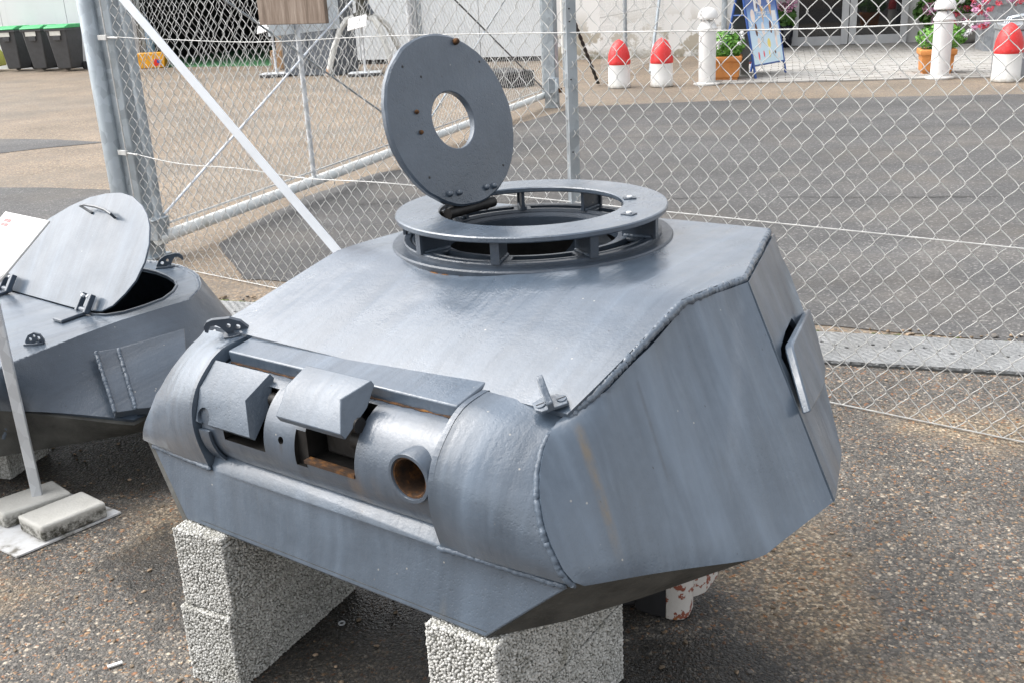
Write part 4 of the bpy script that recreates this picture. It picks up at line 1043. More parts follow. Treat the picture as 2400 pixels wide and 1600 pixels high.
for a, b_ in ((530, 1075), (840, 1132), (1168, 1198), (1508, 1268), (1868, 1343), (2245, 1420)):
    p = TM @ lp(*cz(a, b_), fr_p, fr_n); an = random.uniform(.3, 1.2)
    bm_ = bmesh.new(); box(bm_, (0, 0, .002), (.015, .0018, .0015), Matrix.Rotation(an, 4, 'Z')); o = obj('needle', bm_, M_black); o.location = p + Vector((0, 0, .003)); tag(o, nl_.pop(0), 'needle', 'needles fallen on the turret roof')
p = TM @ lp(1098, 809, fr_p, fr_n); bm_ = bmesh.new(); prism(bm_, [(-.014, 0, 0), (-.004, .004, .001), (.014, .001, .003), (.004, -.004, .002)], (0, 0, .001)); o = obj('leaf', bm_, plain('dry_leaf', (.4, .3, .1), .7)); o.location = p + Vector((0, 0, .006)); o.rotation_euler = (-.28, 0, .1); tag(o, 'tiny yellow leaf lying on the sloping turret roof', 'leaf')

# ------------------------------------------------------------------ chain link fence
FA = Vector((-2, 6.19, 0)); FD = Vector((1.76 + 2, 3.21 - 6.19, 0)).normalized(); FN = Vector((-FD.y, FD.x, 0))
GA = Vector((-2.24, 6.49, 0)); GD = Vector((.66 + 2.24, 14 - 6.49, 0)).normalized()
PW, PH = .0826, .0937         # mesh width and height
def zigzag(mesh_name, ph, z0, z1, mat, r_=.00175, seg=5, n=5):
    """one woven wire: runs up in flat loops, hooked round its neighbours"""
    b = bmesh.new(); pts = []; half = PH / 2; k0 = int(math.floor((z0 - ph) / half)); k = k0
    while ph + k * half < z1:
        za = ph + k * half; s = -1 if k % 2 == 0 else 1
        for t in range(seg):
            f = t / seg; e = f - .045 * math.sin(2 * math.pi * f)
            x = s * (PW / 4 + .0016) * (1 - 2 * e)
            y = .0035 * (math.sin(math.pi * f) * (1 if s > 0 else -1))
            z = za + half * f
            if z0 - .01 <= z <= z1: pts.append(Vector((x, y, z)))
        k += 1
    tube(b, pts, r_, n, True); me = bpy.data.meshes.new(mesh_name)
    bmesh.ops.recalc_face_normals(b, faces=b.faces); b.to_mesh(me); b.free(); me.materials.append(mat)
    me.polygons.foreach_set('use_smooth', [True] * len(me.polygons)); return me
def weave(parent, A, Dv, s_first, count, meshes, s_step=PW / 2):
    an = math.atan2(Dv.y, Dv.x)
    for k in range(count):
        o = bpy.data.objects.new('wire', meshes[k % len(meshes)]); link(o, parent)
        p = A + Dv * (s_first + k * s_step); o.location = (p.x - parent.location.x, p.y - parent.location.y, 0)
        o.location.z = random.uniform(-.002, .002); o.rotation_euler = (random.uniform(-.005, .005), random.uniform(-.002, .002), an + random.uniform(-.08, .08))
fence = thing('chain_link_fence', 'near chain link fence of pale wire crossing behind both turrets', 'fence', FA)
FI = lambda s, z, off=0: FD * s + FN * off + Vector((0, 0, z))
# knots measured in the photo: columns at s = 3.12 + k*PW, rows at z = 1.447 - j*PH
zz = [zigzag('wire_a', 1.447, .002, 2.05, M_wire), zigzag('wire_b', 1.447 + PH / 2, .002, 2.05, M_wire)]
k0 = int((3.12 + .42) / PW)
weave(fence, FA, FD, 3.12 + PW / 4 - k0 * PW, 150, zz)
def sag(z, dips, s0, s1, n=60):
    out_ = []
    for i in range(n + 1):
        s = s0 + (s1 - s0) * i / n; zz_ = z
        for (c_, w2, d) in dips: zz_ += d * math.exp(-((s - c_) / w2) ** 2)
        out_.append(FI(s, zz_, -.006))
    return out_
obj('straining_wire', TUBE(sag(1.386, [(.95, .7, -.026), (-.46, .3, .014), (4.7, .5, .02)], -.40, 5.8), .0027, 6), M_wire, fence, smooth=60)
obj('straining_wire', TUBE(sag(.684, [(.2, .35, -.016), (1.2, .4, -.022), (-.44, .25, .022)], -.40, 5.8), .0027, 6), M_wire, fence, smooth=60)
obj('straining_wire', TUBE(sag(.004, [], -.40, 5.8), .0027, 6), M_wire, fence, smooth=60)
obj('straining_wire', TUBE(sag(2.05, [], -.40, 5.8), .0027, 6), M_wire, fence, smooth=60)
b = bmesh.new(); lathe(b, [(.056, 0), (.056, 2.15), (.04, 2.17)], 28, FI(-.598, 0, .0)); obj('corner_post', b, M_galv, fence, smooth=40)
b = bmesh.new(); box(b, (0, 0, 1.08), (.006, .03, 2.1), Matrix.Translation(FI(-.43, 0, -.004)) @ Matrix.Rotation(math.atan2(FD.y, FD.x), 4, 'Z')); obj('tension_bar', TUBE([FI(-.437, .02, -.006), FI(-.437, 2.05, -.006)], .005, 8), M_wire, fence, smooth=60); b.free()
for z in (1.395, .703):
    b = bmesh.new(); box(b, (0, 0, 0), (.09, .02, .03), Matrix.Translation(FI(-.46, z, -.012)) @ Matrix.Rotation(math.atan2(FD.y, FD.x), 4, 'Z'))
    tube(b, [FI(-.42, z, -.012), FI(-.32, z - .004, -.012)], .006, 8); cl = obj('wire_clamp', b, M_wire, fence, bevel=.002)
    b = bmesh.new(); bmesh.ops.create_icosphere(b, subdivisions=1, radius=.009, matrix=Matrix.Translation(FI(-.31, z - .004, -.012))); obj('wire_knot', b, M_wire, cl)
# angle iron middle post
Mp = Matrix.Translation(FI(2.927, 0, .012)) @ Matrix.Rotation(math.atan2(FD.y, FD.x) + R(2), 4, 'Z')
b = bmesh.new(); prism(b, [Mp @ Vector(p) for p in ((-.034, .006, 0), (.006, -.03, 0), (.034, .0, 0), (.030, .005, 0), (.006, -.022, 0), (-.030, .011, 0))], (0, 0, 2.12)); obj('post', b, M_galv, fence)
b = bmesh.new()
for z in (1.43, 1.48, .62, .55, 1.2, .9): lathe(b, [(.0035, 0), (.0035, .002)], 8, M=Mp @ Matrix.Translation((.016, -.0215, z)) @ Matrix.Rotation(R(90), 4, 'X'))
obj('post_hole', b, M_black, fence)
# flat brace strut, near side of the mesh
pA, pB = FI(-.50, 1.93, -.06), FI(1.86, -.03, -.06)
sv = (pB - pA).normalized(); sn = sv.cross(FN).normalized()
b = bmesh.new()
prism(b, [pA + sn * .03, pA + sn * .03 + FN * .006, pA - sn * .022 + FN * .006, pA - sn * .022 + FN * .03, pA - sn * .03 + FN * .03, pA - sn * .03], (pB - pA)); obj('brace_strut', b, M_strut, fence)

# gate swung open behind the fence
gate = thing('chain_link_gate', 'long wire mesh gate standing open behind the fence with ribbed white bottom rail', 'gate', GA)
GI = lambda s, z: GD * s + Vector((0, 0, z))
zg = [zigzag('gate_wire_a', .231, .216, 1.98, M_wire2), zigzag('gate_wire_b', .231 + PH / 2, .216, 1.98, M_wire2)]
weave(gate, GA, GD, .10, 188, zg)
pts, rr_ = [], []
ns = 640
for i in range(ns + 1):
    s = -.02 + 8.06 * i / ns; pts.append(GI(s, .14)); k = (s % .1) / .1
    rr_.append(.041 * (1 - .3 * math.exp(-((k - .5) / .1) ** 2)))
def m_rail():
    n = N('ribbed_plastic'); c = n.ramp(n.noise(6, 5), [(.35, (.62, .65, .65)), (.65, (.72, .73, .71))])
    c = n.mix(n.mr(n.noise(3, 4, vec=n.co(loc=(2, 2, 2))), .55, .75, 0, .4), c, (.4, .36, .26)); n.bs(Base_Color=c, Roughness=.4); return n.m
b = bmesh.new(); tube(b, pts, rr_, 12); obj('bottom_rail', b, m_rail(), gate, smooth=80)
obj('mesh_wire', TUBE([GI(.02 + i * .4, .218) for i in range(21)], .008, 6), M_wire2, gate, smooth=60)
obj('top_rail', TUBE([GI(0, 2.0), GI(8.0, 2.0)], .03, 12), M_galv, gate, smooth=60)
b = bmesh.new()
for k in range(11): tube(b, [GI(.3 + k * .75, .14), GI(.3 + k * .75, .22)], .006, 6)
obj('rail_stud', b, M_galv2, gate)
obj('gate_upright', TUBE([GI(1.95, .16), GI(1.95, 1.99)], .02, 12), M_galv2, gate, smooth=60)
obj('gate_upright', TUBE([GI(7.9, .16), GI(7.9, 1.99)], .03, 12), M_galv, gate, smooth=60)
obj('gate_upright', TUBE([GI(.03, .1), GI(.03, 2.0)], .03, 12), M_galv, gate, smooth=60)
obj('brace_rod', TUBE([GI(.08, .28), GI(1.6, .94), GI(3.95, 1.98)], .0085, 8), M_strut, gate, smooth=60)
obj('brace_rod', TUBE([GI(3.9, .19), GI(3.42, .434), GI(.2, 1.98)], .0085, 8), M_galv, gate, smooth=60)
obj('brace_rod', TUBE([GI(4.05, .23), GI(7.85, 1.98)], .009, 8), M_galv, gate, smooth=60)
obj('brace_rod', TUBE([GI(3.9, 1.95), GI(7.85, .23)], .009, 8), M_darksteel, gate, smooth=60)
b = bmesh.new(); Mg = Matrix.Translation(GI(.02, 0)) @ Matrix.Rotation(math.atan2(GD.y, GD.x), 4, 'Z')
box(b, (-.02, 0, .27), (.16, .09, .012), Mg); box(b, (-.02, 0, .20), (.1, .07, .13), Mg); tube(b, [Mg @ Vector((.05, 0, .2)), Mg @ Vector((.05, -.01, .27))], .03, 10)
obj('hinge_block', b, M_galv, gate, bevel=.004)
# posts of the gateway
gp = thing('gate_post', 'square galvanised gate post right beside the round corner post', 'post', (-2.36, 6.6, 0))
b = bmesh.new(); Mq = Matrix.Rotation(math.atan2(GD.y, GD.x), 4, 'Z'); box(b, (0, 0, 1.05), (.135, .135, 2.2), Mq); obj('post_tube', b, M_galv, gp, bevel=.01)
b = bmesh.new(); box(b, (0, 0, .004), (.2, .2, .012), Mq); obj('post_foot', b, M_galv, gp)
b = bmesh.new(); tube(b, [(.075, .06, 0), (.075, .06, 2.1)], .014, 10); obj('hinge_rod', b, M_galv, gp, smooth=60)
fpp = D(1269, 246); fp2 = thing('gate_post', 'far galvanised gate post with latch at the end of the open gate', 'post', (fpp.x, fpp.y, 0))
b = bmesh.new(); box(b, (0, 0, 1.1), (.16, .16, 2.3), Mq); obj('post_tube', b, M_galv, fp2, bevel=.012)
b = bmesh.new(); box(b, (.02, -.1, .28), (.14, .06, .2)); tube(b, [(.06, -.13, .05), (.06, -.13, .36)], .025, 8); obj('latch', b, M_galv, fp2, bevel=.01)
b = bmesh.new(); box(b, (.1, -.13, .22), (.05, .03, .06)); obj('rusty_catch', b, M_rust, fp2)
# boards wired on the gate
bp = [GA + GI(s, z) for s, z in ((1.525, 1.387), (2.49, 1.387))]
GNv = Vector((GD.y, -GD.x, 0))
def m_wood():
    n = N('weathered_plywood'); f = n.noise(1, 6, .7, vec=n.co((40, 40, 4))); c = n.ramp(f, [(.25, (.1, .072, .052)), (.5, (.21, .16, .125)), (.75, (.36, .3, .25))]); n.bs(Base_Color=c, Roughness=.9, Normal=n.bump(f, .003)); return n.m
M_wood = m_wood()
def gboard(name, label, s0, s1, z0, z1, th_, off, mat):
    c_ = GA + GD * ((s0 + s1) / 2) + GNv * off; o = obj(name, BOX((0, 0, (z1 - z0) / 2), (s1 - s0, th_, z1 - z0)), mat, bevel=.004)
    o.location = (c_.x, c_.y, z0); o.rotation_euler = (0, 0, math.atan2(GD.y, GD.x)); return tag(o, label, 'board')
bA, bB = onplane(620, 57, FA, FN), onplane(776, 57, FA, FN)
o = obj('plywood_board', BOX((0, 0, .35), ((bB - bA).length, .022, .7)), M_wood, bevel=.003); bc = (bA + bB) / 2 - FN * .022
o.location = bc; o.rotation_euler = (0, 0, math.atan2(FD.y, FD.x)); tag(o, 'weathered brown plywood board hanging on the near fence above the open gate', 'board')
gboard('backing_sheet', 'pale grey sheet fixed to the open gate, just below the plywood board', 1.6, 2.66, 1.29, 1.98, .02, -.03, plain('grey_sheet', (.74, .78, .8), .5))

# ------------------------------------------------------------------ hall on the left
HA, HB = Vector((-14.0, 29.3, 0)), Vector((-4.35, 24.2, 0)); HC = Vector((1.0, 21.9, 0))
hd1 = (HB - HA).normalized(); hn1 = Vector((-hd1.y, hd1.x, 0)); hd2 = (HC - HB).normalized(); hn2 = Vector((-hd2.y, hd2.x, 0))
def m_wall(name, c, peel=False):
    n = N(name); p = n.pos(); col = n.ramp(n.noise(.8, 6, .6, vec=p), [(.3, tuple(x * .93 for x in c)), (.7, c)])
    col = n.mix(n.mr(n.noise(1, 4, .6, vec=n.co((5, 5, .35), 'Object')), .56, .75, 0, .3), col, tuple(x * .7 for x in c))
    if peel:
        z = n.new('SeparateXYZ'); n.l(p, z.inputs[0])
        k = n.math('MULTIPLY', n.mr(n.noise(2.6, 5, .6, vec=p), .52, .56), n.mr(z.outputs[2], .95, .45))
        col = n.mix(k, col, (.42, .38, .31))
        k = n.math('MULTIPLY', n.mr(n.noise(3.5, 5, .7, vec=p), .4, .6), n.mr(z.outputs[2], .22, .04))
        col = n.mix(k, col, (.16, .15, .1))
    n.bs(Base_Color=col, Roughness=.75, Normal=n.bump(n.noise(9, 5, vec=p), .004)); return n.m
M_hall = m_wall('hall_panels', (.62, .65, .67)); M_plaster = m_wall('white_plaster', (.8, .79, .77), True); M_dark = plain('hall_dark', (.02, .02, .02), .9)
hall = thing('hangar_building', 'pale hangar with a wide dark open doorway and green floor at left', 'building', (HA.x, HA.y, 0))
hI = Vector((-HA.x, -HA.y, 0))
def wall_seg(name, a, c, z0, z1, th_, nrm_, mat, par, inv_):
    b = bmesh.new(); prism(b, [Vector((p.x, p.y, z0)) + inv_ for p in (a, c, c + nrm_ * th_, a + nrm_ * th_)], (0, 0, z1 - z0)); return obj(name, b, mat, par)
op_a = onwall(343, 160, HA, HB); op_b = onwall(668, 160, HA, HB); op_a.z = op_b.z = 0
if (op_b - HB).dot(hd1) > -.05: op_b = HB - hd1 * .05
far_l = HA - hd1 * 14
np_ = 8
for k in range(np_):
    a = far_l.lerp(op_a, k / np_); c = far_l.lerp(op_a, (k + 1) / np_) - hd1 * .02
    wall_seg('wall_panel', a, c, -.01, 5.2, .25, hn1, M_hall, hall, hI)
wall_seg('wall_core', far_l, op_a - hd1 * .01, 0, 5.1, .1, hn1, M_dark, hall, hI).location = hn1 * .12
wall_seg('door_head', op_a, op_b, 4.2, 5.2, .25, hn1, M_hall, hall, hI)
wall_seg('door_jamb', op_a - hd1 * .18, op_a, 0, 4.2, -.12, hn1, plain('grey_jamb', (.25, .25, .25), .6), hall, hI)
wall_seg('wall_panel', op_b, HB, -.01, 5.2, .25, hn1, M_hall, hall, hI)
np_ = 4
for k in range(np_):
    a = HB.lerp(HC, k / np_); c = HB.lerp(HC, (k + 1) / np_) - hd2 * .015
    wall_seg('wall_panel', a, c, .09, 5.2, .25, hn2, M_hall, hall, hI)
wall_seg('plinth', HB, HC, -.01, .085, .2, hn2, M_dark, hall, hI).location = hn2 * .03
# interior
ia, ib = op_a - hd1 * 2, op_b + hd1 * 1.2
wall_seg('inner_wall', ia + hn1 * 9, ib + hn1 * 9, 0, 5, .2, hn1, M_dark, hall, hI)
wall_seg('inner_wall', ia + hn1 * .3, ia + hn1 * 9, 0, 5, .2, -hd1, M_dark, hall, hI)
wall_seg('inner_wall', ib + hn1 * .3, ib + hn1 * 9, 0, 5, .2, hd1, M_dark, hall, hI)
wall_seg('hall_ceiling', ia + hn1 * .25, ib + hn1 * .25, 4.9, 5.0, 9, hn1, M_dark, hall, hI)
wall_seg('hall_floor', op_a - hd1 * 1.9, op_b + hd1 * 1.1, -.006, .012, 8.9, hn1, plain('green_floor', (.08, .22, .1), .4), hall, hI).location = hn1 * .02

# bins
M_bin = plain('bin_grey', (.06, .062, .066), .5); M_lidg = plain('bin_green', (.06, .42, .15), .45); M_lab = plain('bin_label', (.65, .65, .6), .5)
def make_bin():
    t = thing('wheelie_bin', 'x', 'wheelie bin')
    b = bmesh.new(); z0, z1 = .06, 1.0
    lo_ = [(-.2, -.24), (.2, -.24), (.22, .24), (-.22, .24)]; hi = [(-.28, -.34), (.28, -.34), (.28, .34), (-.28, .34)]
    a = [b.verts.new((x, y, z0)) for x, y in lo_]; c = [b.verts.new((x, y, z1)) for x, y in hi]
    b.faces.new(a[::-1]); b.faces.new(c)
    for i in range(4): b.faces.new((a[i], a[(i + 1) % 4], c[(i + 1) % 4], c[i]))
    obj('body', b, M_bin, t, bevel=.03)
    b = bmesh.new(); box(b, (0, 0, 1.0), (.6, .74, .05)); box(b, (0, -.35, .8), (.2, .012, .1)); obj('rim', b, M_bin, t, bevel=.01)
    b = bmesh.new(); prism(b, [(-.3, -.38, 1.03), (-.3, .36, 1.03), (-.3, .3, 1.12), (-.3, -.2, 1.12), (-.3, -.38, 1.06)], (.6, 0, 0)); obj('lid', b, M_lidg, t, bevel=.02)
    obj('handle', TUBE([(-.25, .4, 1.03), (.25, .4, 1.03)], .02, 8), M_black, t)
    b = bmesh.new()
    for s in (-.27, .23):
        o = obj('wheel', TUBE([(s, .24, .1), (s + .045, .24, .1)], .1, 16), M_black, t, smooth=40)
    b.free()
    obj('label', BOX((-.02, -.352, .93), (.3, .006, .13)), M_lab, t)
    return t
bin0 = make_bin()
bl_lab = ['dark grey wheelie bin with green lid, leftmost of the three against the wall', 'middle dark grey wheelie bin with green lid against the wall', 'dark grey wheelie bin with green lid nearest the round corner post']
for k, px in enumerate((42, 103, 160)):
    p = G(px, 167.5); o = bin0 if k == 0 else copy_tree(bin0)
    o.location = (p.x, p.y + .2, 0); o.rotation_euler = (0, 0, math.atan2(hd1.y, hd1.x) + .25); tag(o, bl_lab[k], 'wheelie bin', 'wheelie bins along the hall wall')
# yellow cart at the very edge
p = G(-6, 168); yc = thing('yellow_cart', 'yellow machine casing with black wheel at the far left edge', 'cart', (p.x - .25, p.y + .2, 0))
b = bmesh.new(); prism(b, [(-.5, -.3, .12), (.32, -.3, .12), (.28, -.3, .45), (.05, -.3, .85), (-.5, -.3, .9)], (0, .6, 0)); obj('casing', b, plain('yellow_green', (.5, .5, .04), .4), yc, bevel=.04)
obj('wheel', TUBE([(.2, -.32, .12), (.2, -.26, .12)], .12, 14), M_black, yc)
# yellow box, barrel and planks in the doorway
p = onwall(368, 161, HA, HB); yb = thing('yellow_crate', 'yellow plastic box with red and blue print in the hall doorway', 'crate', (p.x, p.y - .15, 0))
b = bmesh.new(); prism(b, [(-.3, -.2, .0), (.3, -.2, 0), (.36, -.2, .36), (-.36, -.2, .36)], (0, .4, 0)); obj('tub', b, plain('yellow_plastic', (.8, .38, .02), .4), yb, bevel=.02)
b = bmesh.new(); box(b, (.14, -.204, .13), (.16, .006, .16)); obj('red_print', b, M_red, yb); b = bmesh.new(); box(b, (.19, -.208, .15), (.1, .005, .07)); obj('blue_print', b, plain('blue_print_mat', (.03, .08, .4), .5), yb)
p = onwall(350, 135, HA, HB); bt_ = thing('gas_bottle', 'blue and white bottle standing behind the yellow box', 'bottle', (p.x - .1, p.y + .35, 0))
obj('bottle_body', LATHE([(.15, 0), (.16, .03), (.16, .95), (.1, 1.1), (.05, 1.15)], 20), plain('pale_blue', (.35, .5, .65), .4), bt_, smooth=40); obj('bottle_cap', LATHE([(.06, 1.15), (.06, 1.3), (.03, 1.33)], 14), plain('dark_blue', (.03, .09, .25), .4), bt_, smooth=40)
# dark cabinet and things before the hall
p = G(742, 181); cab = thing('steel_cabinet', 'dark blue grey steel cabinet standing left of the white tripod', 'cabinet', (p.x, p.y + .75, 0), math.atan2(hd2.y, hd2.x))
obj('carcass', BOX((0, 0, .8), (1.25, .8, 1.6)), plain('cabinet_grey', (.1, .115, .135), .45), cab, bevel=.015)
obj('door', BOX((-.31, -.41, .85), (.58, .02, 1.4)), plain('cabinet_door', (.1, .115, .135), .4), cab, bevel=.006); obj('door', BOX((.31, -.41, .85), (.58, .02, 1.4)), plain('cabinet_door', (.1, .115, .135), .4), cab, bevel=.006)
p = G(655, 165); wp = thing('timber_plank', 'tall bare timber plank leaning at the right of the hall doorway', 'plank', (p.x, p.y + .3, 0)); obj('plank', BOX((0, 0, 1.2), (.14, .06, 2.4)), plain('raw_timber', (.45, .36, .28), .8), wp, bevel=.004)
tag(wp, 'tall bare timber plank at the right of the hall doorway', 'plank')
p = G(654, 162); ct = obj('cardboard_box', BOX((0, 0, .2), (.25, .3, .4)), plain('cardboard', (.42, .26, .14), .8), bevel=.01); ct.location = (p.x, p.y, 0); tag(ct, 'brown cardboard box at the hall doorway behind the left small stand', 'box')
def small_stand(px, py, label, w_):
    p = G(px, py); t = thing('small_stand', label, 'sign stand', (p.x, p.y, 0))
    obj('foot', LATHE([(.34, 0), (.34, .03), (.31, .045)], 24), M_black, t); obj('foot_plate', BOX((0, 0, .055), (.62, .5, .016)), M_galv2, t, bevel=.004)
    obj('pole', TUBE([(0, 0, .06), (0, .05, .97)], .026, 10), M_galv2, t, smooth=60)
    obj('panel', BOX((0, 0, 0), (w_, .36, .02), Matrix.Translation((-.07, .02, .98)) @ Matrix.Rotation(R(35), 4, 'X') @ Matrix.Rotation(R(-14), 4, 'Y')), M_white, t, bevel=.005)
small_stand(649, 179, 'small info stand with tilted white panel in front of the hall doorway', .42)
small_stand(857, 177, 'small info stand with tilted white panel in front of the white tripod', .38)
# tripod of bent white pipes carrying a gun-like instrument
p = G(880, 168); tp_ = thing('tripod_instrument', 'old instrument on a tripod of bent rusty white pipes before the hall', 'tripod', (p.x - .12, p.y - .25, 0))
def m_wp():
    n = N('rusty_white_pipe'); z = n.new('SeparateXYZ'); n.l(n.tc.outputs['Object'], z.inputs[0]); k = n.math('ADD', n.mr(z.outputs[2], .6, .1, 0, .35), n.mr(n.noise(5, 4), .45, .75, 0, .6))
    n.bs(Base_Color=n.mix(n.mr(k, .35, .6), (.6, .6, .57), (.33, .16, .07)), Roughness=.6); return n.m
M_wp = m_wp()
for a in ((-.75, -.3), (.55, -.35), (.75, .45)):
    x, y = a; obj('leg', TUBE([(x, y, .0), (x * .82, y * .82, .45), (x * .6, y * .6, .85), (x * .42, y * .42, 1.02), (x * .1, y * .1, 1.08)], .06, 10), M_wp, tp_, smooth=60)
b = bmesh.new(); lathe(b, [(.2, 1.06), (.22, 1.12), (.12, 1.16), (.12, 1.35), (.16, 1.4), (.16, 1.6)], 16); box(b, (0, 0, 1.65), (.5, .4, .35)); obj('head', b, plain('olive_metal', (.08, .08, .065), .5), tp_, bevel=.01)
obj('barrel', TUBE([(-.1, 0, 1.66), (.2, -.1, 1.1)], .05, 10), M_darksteel, tp_)
p = G(1190, 200); dk = obj('rubber_mat', BOX((0, 0, .12), (.5, .9, .24)), M_black, bevel=.02); dk.location = (p.x, p.y, 0); dk.rotation_euler = (0, 0, .5); tag(dk, 'black rubber block on the ground behind the upright hatch lid', 'block')
p = D(960, 80)
b = bmesh.new(); pw = onwall(965, 100, HB, HC); dp = thing('downpipe', 'galvanised downpipe on the hall wall left of the hatch lid', 'downpipe', (pw.x, pw.y - .08, 0)); obj('pipe', TUBE([(0, 0, .1), (0, 0, 5)], .07, 12), M_galv2, dp, smooth=60); obj('pipe', TUBE([(.22, 0, .1), (.22, 0, 5)], .05, 12), M_galv, dp, smooth=60)

# ------------------------------------------------------------------ white building on the right
WA, WB = Vector((1.0, 21.9, 0)), Vector((5.0, 20.78, 0)); wdir = (WB - WA).normalized(); wn = Vector((-wdir.y, wdir.x, 0))
DA, DB = Vector((4.7, 22.5, 0)), Vector((14.0, 20.0, 0)); ddir = (DB - DA).normalized(); dnn = Vector((-ddir.y, ddir.x, 0))
shop = thing('shop_building', 'white plastered building with recessed glass double door at upper right', 'building', (WA.x, WA.y, 0)); sI = Vector((-WA.x, -WA.y, 0))
wall_seg('wall', WA, WB, -.01, 4.5, .3, wn, M_plaster, shop, sI)
wall_seg('reveal_wall', WB, DA + ddir * .25, -.01, 4.5, .3, -wdir, M_plaster, shop, sI)
M_dw = m_wall('grey_render', (.62, .61, .6))
d0, d1 = onwall(1853, 108, DA, DB), onwall(2124, 103, DA, DB); d0.z = d1.z = 0
wall_seg('wall', DA - ddir * .3, d0, -.01, 4.5, .3, dnn, M_dw, shop, sI); wall_seg('wall', d1, DB, -.01, 4.5, .3, dnn, M_dw, shop, sI); wall_seg('door_lintel', d0, d1, 2.3, 4.5, .3, dnn, M_dw, shop, sI)
wall_seg('canopy', WB - wdir * .2, DB - wn * 1.6, 2.75, 2.95, 3.2, dnn, M_plaster, shop, sI).location = -dnn * 1.0
wall_seg('inner_wall', d0 + dnn * 4, d1 + dnn * 4, 0, 3, .2, dnn, M_dark, shop, sI); wall_seg('inner_wall', d0 + dnn * .3, d0 + dnn * 4, 0, 3, .2, -ddir, M_dark, shop, sI); wall_seg('inner_wall', d1 + dnn * .3, d1 + dnn * 4, 0, 3, .2, ddir, M_dark, shop, sI)
wall_seg('inner_ceiling', d0 + dnn * .3, d1 + dnn * .3, 2.6, 2.7, 3.9, dnn, M_dark, shop, sI); wall_seg('inner_floor', d0, d1, -.01, .02, 4, dnn, M_dark, shop, sI)
M_glass = N('dark_glass'); M_glass.bs(Base_Color=(.012, .013, .015), Roughness=.03, Specular_IOR_Level=.6); M_glass = M_glass.m
M_alu = plain('aluminium_frame', (.55, .56, .57), .4, .2, .05)
span = (d1 - d0).length
for k in (0, 1):
    w_ = span / 2 - .01; o0 = d0 + ddir * (k * (span / 2 + .005)) + sI
    Md = Matrix(((ddir.x, -dnn.x, 0, o0.x), (ddir.y, -dnn.y, 0, o0.y), (0, 0, 1, 0), (0, 0, 0, 1)))
    b = bmesh.new(); box(b, (.07, .03, 1.15), (.14, .07, 2.26), Md); box(b, (w_ - .07, .03, 1.15), (.14, .07, 2.26), Md); box(b, (w_ / 2, .03, .1), (w_ - .28, .066, .18), Md); box(b, (w_ / 2, .03, 2.2), (w_ - .28, .066, .16), Md)
    dr_ = obj('door', b, M_alu, shop, bevel=.004); obj('pane', BOX((w_ / 2, .015, 1.15), (w_ - .27, .02, 1.94), Md), M_glass, dr_)
    obj('handle', TUBE([Md @ Vector((w_ - .08 if k == 0 else .08, .1, .9)), Md @ Vector((w_ - .08 if k == 0 else .08, .1, 1.3))], .015, 8), M_darksteel, dr_)
pw = onwall(1694, 120, WA, WB); dpp = thing('downpipe', 'galvanised downpipe on the white wall beside the ice cream board', 'downpipe', (pw.x, pw.y - .09, 0)); obj('pipe', TUBE([(0, 0, .02), (0, 0, 4.3)], .055, 12), M_galv, dpp, smooth=60)
# pavers before the door
pf0, pf1 = D(1672, 193), D(2352, 176)
pd = (pf1 - pf0).normalized(); pn = Vector((-pd.y, pd.x, 0)); depth = 7.4
def m_paver():
    n = N('grey_paver'); oi = n.new('ObjectInfo'); c = n.ramp(oi.outputs['Random'], [(0, (.30, .29, .275)), (1, (.4, .39, .37))]); c = n.mix(n.mr(n.noise(2, 5, vec=n.pos()), .45, .7, 0, .35), c, (.25, .22, .17)); n.bs(Base_Color=c, Roughness=.85, Normal=n.bump(n.noise(60, 3), .002)); return n.m
M_pav = m_paver(); paving = thing('paved_forecourt', 'grey block paving in front of the glass door', 'paving', (pf0.x, pf0.y, 0)); tag(paving, kind='structure')
for k_ in ('category', 'label'): del paving[k_]
bwid, bdep = .23, .17
b = bmesh.new(); box(b, (0, 0, 0), (bwid - .012, bdep - .012, .05)); bmesh.ops.bevel(b, geom=[e for e in b.edges if all(v.co.z > 0 for v in e.verts)], offset=.006, segments=1); me = bpy.data.meshes.new('brick'); bmesh.ops.recalc_face_normals(b, faces=b.faces); b.to_mesh(me); b.free(); me.materials.append(M_pav)
Mpv = Matrix(((pd.x, pn.x, 0), (pd.y, pn.y, 0), (0, 0, 1)))
cand = []
for r_ in range(int(depth / bdep)):
    for q_ in range(int(7.5 / bwid)):
        cand.append((r_, q_, Vector((q_ * bwid + (.5 * bwid if r_ % 2 else 0) - .1, (r_ + .5) * bdep, .0))))
cand.sort(key=lambda c: c[2].y)
stuffb = bmesh.new(); cnt = 0
ang_p = math.atan2(pd.y, pd.x)
for r_, q_, p in cand:
    w3 = Mpv @ p; wx = w3 + Vector((pf0.x, pf0.y, 0))
    if (wx - WA).dot(wn) > -.05 and wx.x < 5.0: continue
    if (wx - DA).dot(dnn) > -.02: continue
    zt = -.0 + random.uniform(-.003, .003)
    if cnt < 290:
        o = bpy.data.objects.new('brick', me); link(o, paving); o.location = (w3.x, w3.y, -.012 + zt); o.rotation_euler = (random.uniform(-.008, .008), random.uniform(-.008, .008), ang_p); cnt += 1
    else:
        Mk = Matrix.Translation((w3.x, w3.y, -.012 + zt)) @ Matrix.Rotation(ang_p, 4, 'Z'); box(stuffb, (0, 0, 0), (bwid - .012, bdep - .012, .05), Mk)
tag(obj('paving_blocks', stuffb, M_pav, paving), kind='stuff')
sheet('paving_bed', [pf0 - pd * .25, pf1 + pd * 2.8, pf1 + pd * 2.8 + pn * depth, pf0 - pd * .25 + pn * depth], -.003, plain('joint_sand', (.1, .085, .06), .95))

